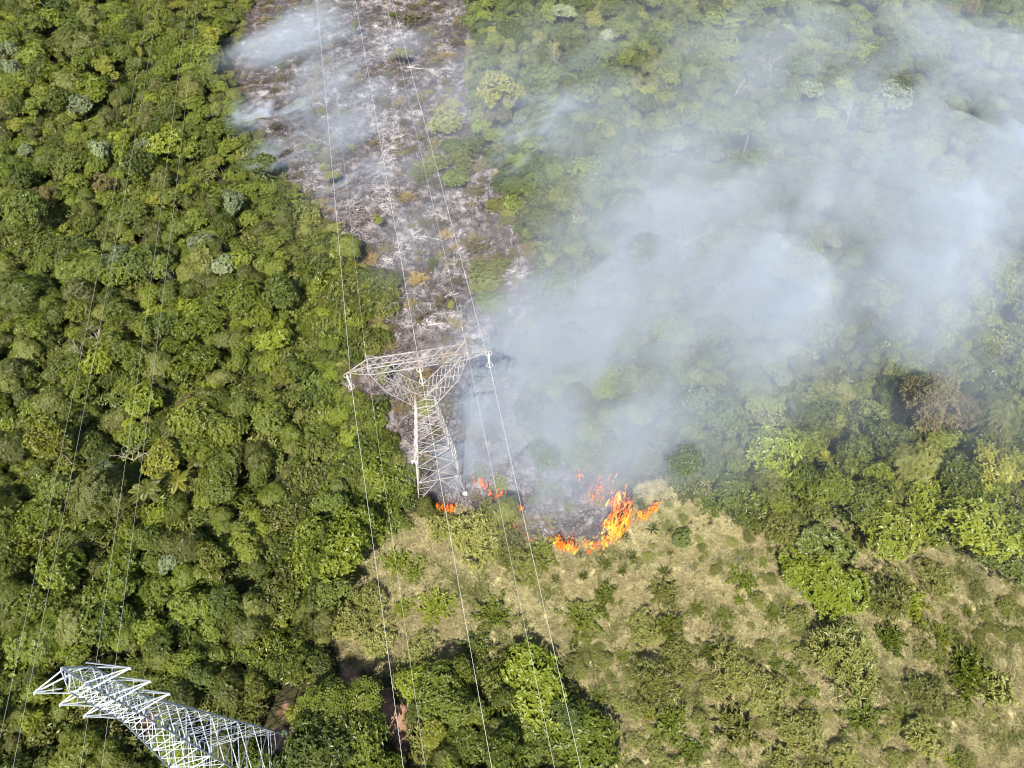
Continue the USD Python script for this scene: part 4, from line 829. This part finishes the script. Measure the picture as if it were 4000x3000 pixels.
# fallen branches burnt to white ash that can be told apart
for n, (u, v, L, az, lab) in enumerate([(1590, 265, 7.5, 10, 'largest fan of white burnt branches at the top of the strip'), (1680, 240, 5.5, 35, 'white burnt branches right of the largest ash fan'), (1545, 108, 4.5, 60, 'white burnt branches near the top edge under the right wires'),
                                        (1780, 55, 6.0, 15, 'curved white burnt branch at the top right of the strip'), (1530, 350, 3.0, 80, 'small star of white ash beside the brown bush'), (1640, 925, 5.5, -20, 'white burnt branch fan halfway down the strip'),
                                        (1770, 980, 3.5, -10, 'single straight white log in the ash above the thicket'), (1720, 1165, 5.0, 8, 'white ash branches above the old pylon'), (1230, 385, 4.2, 35, 'white branching ash below the left smoke wisp'), (2100, 1140, 4.2, 20, 'white ash line beside the green hedge clump')]):
    r = np.random.default_rng(100 + n); p = at(u, v, 0.1); x = thing('fallen_branch', (p[0], p[1], float(ground_z(p[0], p[1]))), az); pp = x.GetPath().pathString
    tag(x, lab, 'branch', 'branches burnt to white ash')
    for k in range(1 if 'log' in lab else 7):
        a = r.normal(0, 0.45); l = L * (1 if k == 0 else r.uniform(0.3, 0.75)); d = np.array([math.cos(a), math.sin(a), 0.02]); s = np.append(r.normal(0, 0.25, 2), 0.12)
        pts = [s, s + d * l * 0.35 + np.append(r.normal(0, 0.12, 2), 0.05), s + d * l * 0.7 + np.append(r.normal(0, 0.2, 2), 0.1), s + d * l]
        obj('limb', tube(pts, np.array([1, 0.85, 0.6, 0.25]) * 0.11 * r.uniform(0.6, 1.1), 5), ASH, pp)

# ------------------------------------------------------------------ fire
g = Graph()
heat = g.add('separate_color', color=g.add('attribute', attribute='ember') + '.color')
col = g.add('rgb_ramp', fac=heat + '.r', ramp=[(0.0, (0.55, 0.05, 0.008)), (0.25, (0.9, 0.15, 0.012)), (0.5, (1.0, 0.30, 0.02)), (0.75, (1.0, 0.52, 0.05)), (1.0, (1.0, 0.76, 0.22))]) + '.color'
em = g.add('emission', color=col, strength=g.math('multiply_add', heat + '.r', 0.55, 0.50))
nz = g.add('noise_texture', vector=g.add('mapping', vector=g.add('geometry') + '.position', scale=(1.6, 1.6, 0.7)) + '.vector', scale=1.4, detail=3.0, distortion=1.0) + '.fac'
cut = g.math('greater_than', g.math('add', nz, g.math('multiply', heat + '.g', 0.5)), 0.62)
fire_mat = g.make('flame_glow', surface=g.add('mix_closure', fac=cut, closure1=em + '.emission', closure2=g.add('transparent_bsdf') + '.BSDF') + '.closure')
WIND = np.array([0.55, 0.8, 0.0])
def tongue(r, base, h, w, hot):
    n = 9; t = np.linspace(0, 1, n); ph = r.uniform(0, 6.28, 2); am = h * 0.15
    c = np.stack([base[0] + WIND[0] * h * 0.55 * t ** 1.6 + am * np.sin(t * 5.5 + ph[0]) * t, base[1] + WIND[1] * h * 0.55 * t ** 1.6 + am * np.cos(t * 6.3 + ph[1]) * t, base[2] + h * t], 1)
    wid = w * (0.55 + 0.7 * np.sin(np.pi * np.minimum(t * 1.25 + 0.1, 1)) ) * (1 - t) ** 0.75 + 0.012; tw = ph[0] + t * r.uniform(-2.5, 2.5)
    s = 6; a = np.arange(s) * 2 * np.pi / s
    off = np.cos(a)[None, :, None] * (wid[:, None] * np.stack([np.cos(tw), np.sin(tw)], 1))[:, None] + 0.3 * np.sin(a)[None, :, None] * (wid[:, None] * np.stack([-np.sin(tw), np.cos(tw)], 1))[:, None]
    v = np.zeros((n, s, 3)); v[:, :, :2] = off; v += c[:, None]
    i, j = np.meshgrid(np.arange(n - 1), np.arange(s), indexing='ij'); k = (j + 1) % s
    q = np.stack([i * s + j, i * s + k, (i + 1) * s + k, (i + 1) * s + j], -1).reshape(-1, 4); f = np.vstack([q[:, [0, 1, 2]], q[:, [0, 2, 3]]])
    ht = np.clip(hot * (1.1 - 0.95 * t) + r.normal(0, 0.06, n), 0, 1)[:, None] * np.ones(s) * (1 - 0.25 * np.abs(np.cos(a)))[None]
    return v.reshape(-1, 3), f, np.stack([ht.ravel(), np.repeat(t, s), 0 * ht.ravel()], 1)
def flame(path_px, count, h, w, hot, label, seed, jit=0.7):
    r = np.random.default_rng(seed); P = np.array([at(u, v, 0.2)[:2] for u, v in path_px]); o = P.mean(0)
    x = thing('flame', (o[0], o[1], 0)); pp = x.GetPath().pathString; tag(x, label, 'fire', 'flames along the edge of the burnt ground')
    seg = np.linalg.norm(np.diff(P, axis=0), axis=1); cum = np.append(0, np.cumsum(seg))
    for k in range(count):
        s = r.uniform(0, cum[-1]); q = np.array([np.interp(s, cum, P[:, i]) for i in (0, 1)]) + r.normal(0, jit, 2); z = float(ground_z(q[0], q[1]))
        hh = h * r.uniform(0.35, 1.1); v, f, ht = tongue(r, np.array([q[0] - o[0], q[1] - o[1], z + r.uniform(0, 0.18) * h]), hh, w * r.uniform(0.5, 1.2) * (hh / h) ** 0.5, hot * r.uniform(0.35, 1.15))
        m = obj('tongue', (v, f), fire_mat, pp, smooth=True)
        UsdGeom.PrimvarsAPI(m).CreatePrimvar('ember', Sdf.ValueTypeNames.Color3fArray, 'vertex').Set(Vt.Vec3fArray.FromNumpy(ht.astype(np.float32)))
c3 = lambda x, y: (1600 + x * 0.4973, 1700 + y * 0.4973)
flame([c3(*p) for p in ((1680, 700), (1650, 750), (1600, 800), (1530, 845), (1460, 868), (1390, 872))], 110, 2.9, 0.20, 0.78, 'long curved front of yellow-orange flames on the lower right of the burnt patch', 1, 0.55)
flame([c3(*p) for p in ((1610, 540), (1670, 580), (1670, 650), (1640, 720), (1560, 765))], 200, 6.4, 0.25, 0.85, 'tallest cluster of flames, yellow at its core, at the right end of the fire front', 2, 0.8)
flame([c3(*p) for p in ((1150, 835), (1180, 872), (1240, 894), (1290, 882))], 70, 3.6, 0.20, 0.74, 'separate orange flame clump at the left end of the fire front', 3, 0.45)
flame([c3(*p) for p in ((1800, 640), (1850, 645), (1905, 600), (1920, 555))], 50, 3.6, 0.17, 0.7, 'small ring of orange flames alone in the grass right of the front', 4, 0.35)
flame([c3(*p) for p in ((1440, 560), (1470, 470), (1430, 420), (1530, 400))], 50, 4.0, 0.11, 0.40, 'thin dim red flames behind the tallest cluster', 5, 0.8)
flame([c3(*p) for p in ((1310, 350), (1350, 335))], 10, 2.2, 0.15, 0.4, 'faint small red flame in the smoke behind the fire', 6, 0.4)
flame([c3(*p) for p in ((840, 605), (880, 595))], 22, 3.6, 0.16, 0.55, 'single small orange flame under the rightmost wire', 7, 0.2)
flame([c3(*p) for p in ((210, 575), (265, 585), (320, 590), (368, 585))], 45, 3.4, 0.15, 0.5, "low flames at the foot of the old pylon", 8, 0.35)
flame([c3(*p) for p in ((505, 360), (540, 375), (600, 415))], 26, 3.0, 0.15, 0.42, 'reddish flame under the left bright bush beside the pylon', 9, 0.35)
flame([c3(*p) for p in ((620, 480), (670, 500), (740, 460))], 34, 3.0, 0.15, 0.42, 'reddish flames under the right bright bush beside the pylon', 10, 0.4)
flame([c3(*p) for p in ((820, 735), (880, 760), (960, 820))], 16, 1.6, 0.12, 0.42, 'tiny low flames at the lower left edge of the burnt patch', 11, 0.3)

# ------------------------------------------------------------------ smoke
def smoke(name, label, blobs, sigma, res, nscale, lo, gain, color=(0.60, 0.675, 0.785), seed=1, stretch=1.7, aniso=-0.1, layers=2):
    """A closed body of smoke of even density: drifting sheets, one above the other, whose thickness swells and frays. blobs: (point, radius, thickness)."""
    P = np.array([b[0] for b in blobs]); Rr = np.array([b[1] for b in blobs], float); T = np.array([b[2] for b in blobs], float)
    lo_, hi_ = (P[:, :2] - Rr[:, None] * 1.7).min(0), (P[:, :2] + Rr[:, None] * 1.7).max(0)
    xs, ys = np.arange(lo_[0], hi_[0], res), np.arange(lo_[1], hi_[1], res); X, Y = np.meshgrid(xs, ys); out = []
    Wd = np.array([0.62, 0.78]); ax, ay = (X * Wd[0] + Y * Wd[1]) / stretch, (-X * Wd[1] + Y * Wd[0]); SH = 0.22 / layers
    wz = np.zeros_like(X) + 1e-9; zz = np.zeros_like(X)
    for p, r in zip(P, Rr): e = np.exp(-0.22 * np.hypot(X - p[0], Y - p[1]) / r); wz += e; zz += e * p[2]
    TH = []
    for k in range(layers):
        sd = seed + 50 * k; q = np.stack([ax + 31 * k, ay - 17 * k, X * 0 + k], -1) * nscale
        wq = np.stack([meshkit.fbm(q * 0.9 + 7.3, 3, sd + 20), meshkit.fbm(q * 0.9 + 3.1, 3, sd + 30), X * 0], -1) - 0.5; wq[..., 2] = 0
        n1 = 0.5 + 1.15 * (meshkit.fbm(q + wq * 1.1, 6, sd) - 0.5) + 0.35 * (meshkit.fbm(q * 2.3 + wq * 2.5 + 5, 4, sd + 3) - 0.5)
        th = np.zeros_like(X)
        for p, r, t in zip(P, Rr, T): th += t * np.exp(-1.6 * ((X + wq[..., 0] * r * 0.8 - p[0]) ** 2 + (Y + wq[..., 1] * r * 0.8 - p[1]) ** 2) / r ** 2)
        th = np.maximum(SH * th * np.clip((n1 - lo) * gain, 0, 1.8) ** 1.3 - 0.006 * T.max() * SH, 0); TH.append(th)
    gap = 1.15 * max(t.max() for t in TH)
    for k, th in enumerate(TH):
        zm = zz / wz + gap * (k - (layers - 1) / 2); top, bot = zm + th / 2, zm - th / 2; sh = np.maximum(0, ground_z(X, Y) + 0.2 + gap * k - bot); top, bot = top + sh, bot + sh
        on = th > 0; it = np.arange(X.size).reshape(X.shape); ib = np.where(on, it + X.size, it)
        v = np.vstack([np.stack([X, Y, top], -1).reshape(-1, 3), np.stack([X, Y, bot], -1).reshape(-1, 3)])
        use = on[:-1, :-1] | on[1:, :-1] | on[:-1, 1:] | on[1:, 1:]
        def tri(i):
            a, b, c, d = i[:-1, :-1][use], i[:-1, 1:][use], i[1:, 1:][use], i[1:, :-1][use]; return np.vstack([np.stack([a, b, c], 1), np.stack([a, c, d], 1)])
        f = np.vstack([tri(it), tri(ib)[:, ::-1]]); f = f[~((f[:, 0] == f[:, 1]) | (f[:, 1] == f[:, 2]))]
        w, inv = np.unique(f, return_inverse=True); out.append((v[w], inv.reshape(-1, 3)))
    g = Graph(); mat = g.make(numbered_look(name), volume=g.add('principled_volume', color=color, density=sigma / 0.22, anisotropy=aniso) + '.volume')
    m = obj(name, cat_meshes(out), mat); tag(m, label, 'smoke', kind='stuff'); return m
_looks = {}
def numbered_look(n):
    _looks[n] = _looks.get(n, 0) + 1; return f'{n}_look_{_looks[n]}'
def blob(u, v, z, r, t): return at(u, v, z), r, t
smoke('smoke_plume', 'dense pale blue-grey smoke rising from the fire and drifting up to the right',
      [blob(1920, 1700, 4, 7, 9), blob(2060, 1770, 4, 9, 12), blob(2260, 1760, 5, 11, 11), blob(2420, 1740, 6, 11, 9), blob(1950, 1560, 6, 10, 18), blob(2090, 1450, 8, 14, 21), blob(2140, 1640, 6, 11, 12), blob(2300, 1320, 12, 15, 12), blob(2430, 1150, 15, 17, 15), blob(2620, 950, 18, 22, 18), blob(2850, 760, 20, 26, 18), blob(2500, 1560, 8, 15, 6), blob(2650, 1700, 6, 12, 4), blob(2050, 1270, 8, 11, 6), blob(3100, 640, 20, 26, 8)],
      0.022, 0.55, 0.085, 0.14, 2.4, seed=3)
smoke('smoke_haze', 'thin blue smoke spread over the wood on the right side of the photo',
      [blob(3200, 1000, 19, 36, 20), blob(3900, 300, 21, 62, 22), blob(4150, 700, 21, 46, 18), blob(3750, 1050, 19, 30, 17), blob(2900, 1300, 17, 24, 13), blob(2500, 450, 19, 48, 8), blob(2050, 450, 17, 34, 6), blob(3300, 1420, 15, 17, 9), blob(4100, 1300, 17, 22, 10), blob(3650, 1450, 16, 15, 7)],
      0.0115, 1.1, 0.06, 0.08, 1.9, seed=8, layers=1)
smoke('smoke_wisp', 'white-blue smoke wisp curling out of the left wood edge', [blob(935, 480, 6, 3.5, 5), blob(985, 445, 7, 6, 5), blob(1060, 390, 9, 9, 3), blob(1110, 480, 7, 7, 2)], 0.085, 0.25, 0.2, 0.25, 2.6, seed=12, layers=1)
smoke('smoke_wisp', 'small thin smoke wisp beside the scorched bushes under the left wire', [blob(1325, 815, 3, 2.5, 3), blob(1340, 745, 4, 4.5, 3.5), blob(1430, 660, 5, 8, 2.2)], 0.08, 0.25, 0.22, 0.25, 2.6, seed=15, layers=1)
smoke('smoke_wisp', 'short blue smoke wisp at the wood edge below the largest left wisp', [blob(1050, 630, 5, 4, 3.2), blob(1110, 560, 6, 6, 3), blob(1180, 500, 6, 9, 1.6)], 0.08, 0.25, 0.2, 0.25, 2.6, seed=35, layers=1)
smoke('smoke_wisp', 'broad faint smoke over the upper part of the burnt strip', [blob(1060, 190, 6, 14, 6), blob(1250, 130, 7, 19, 9), blob(1330, 330, 6, 17, 9), blob(1450, 560, 5, 18, 5), blob(1600, 300, 6, 24, 4), blob(1620, 900, 5, 18, 3)], 0.024, 0.5, 0.07, 0.2, 2.4, seed=18, layers=1)
smoke('smoke_wisp', 'narrow slanting smoke streak over the trees right of the strip', [blob(1985, 650, 8, 5, 3), blob(2040, 530, 10, 8, 4.5), blob(2130, 400, 12, 12, 3)], 0.065, 0.35, 0.13, 0.25, 2.6, seed=22, layers=1)
smoke('smoke_wisp', 'grey-blue smoke drifting low around the feet of the old pylon', [blob(1760, 1790, 2.5, 5, 4), blob(1850, 1720, 3, 7, 5), blob(1650, 1850, 2, 4, 3), blob(1990, 1800, 3, 8, 5), blob(2180, 1900, 3, 9, 3)], 0.06, 0.3, 0.2, 0.25, 2.6, seed=25, layers=1)
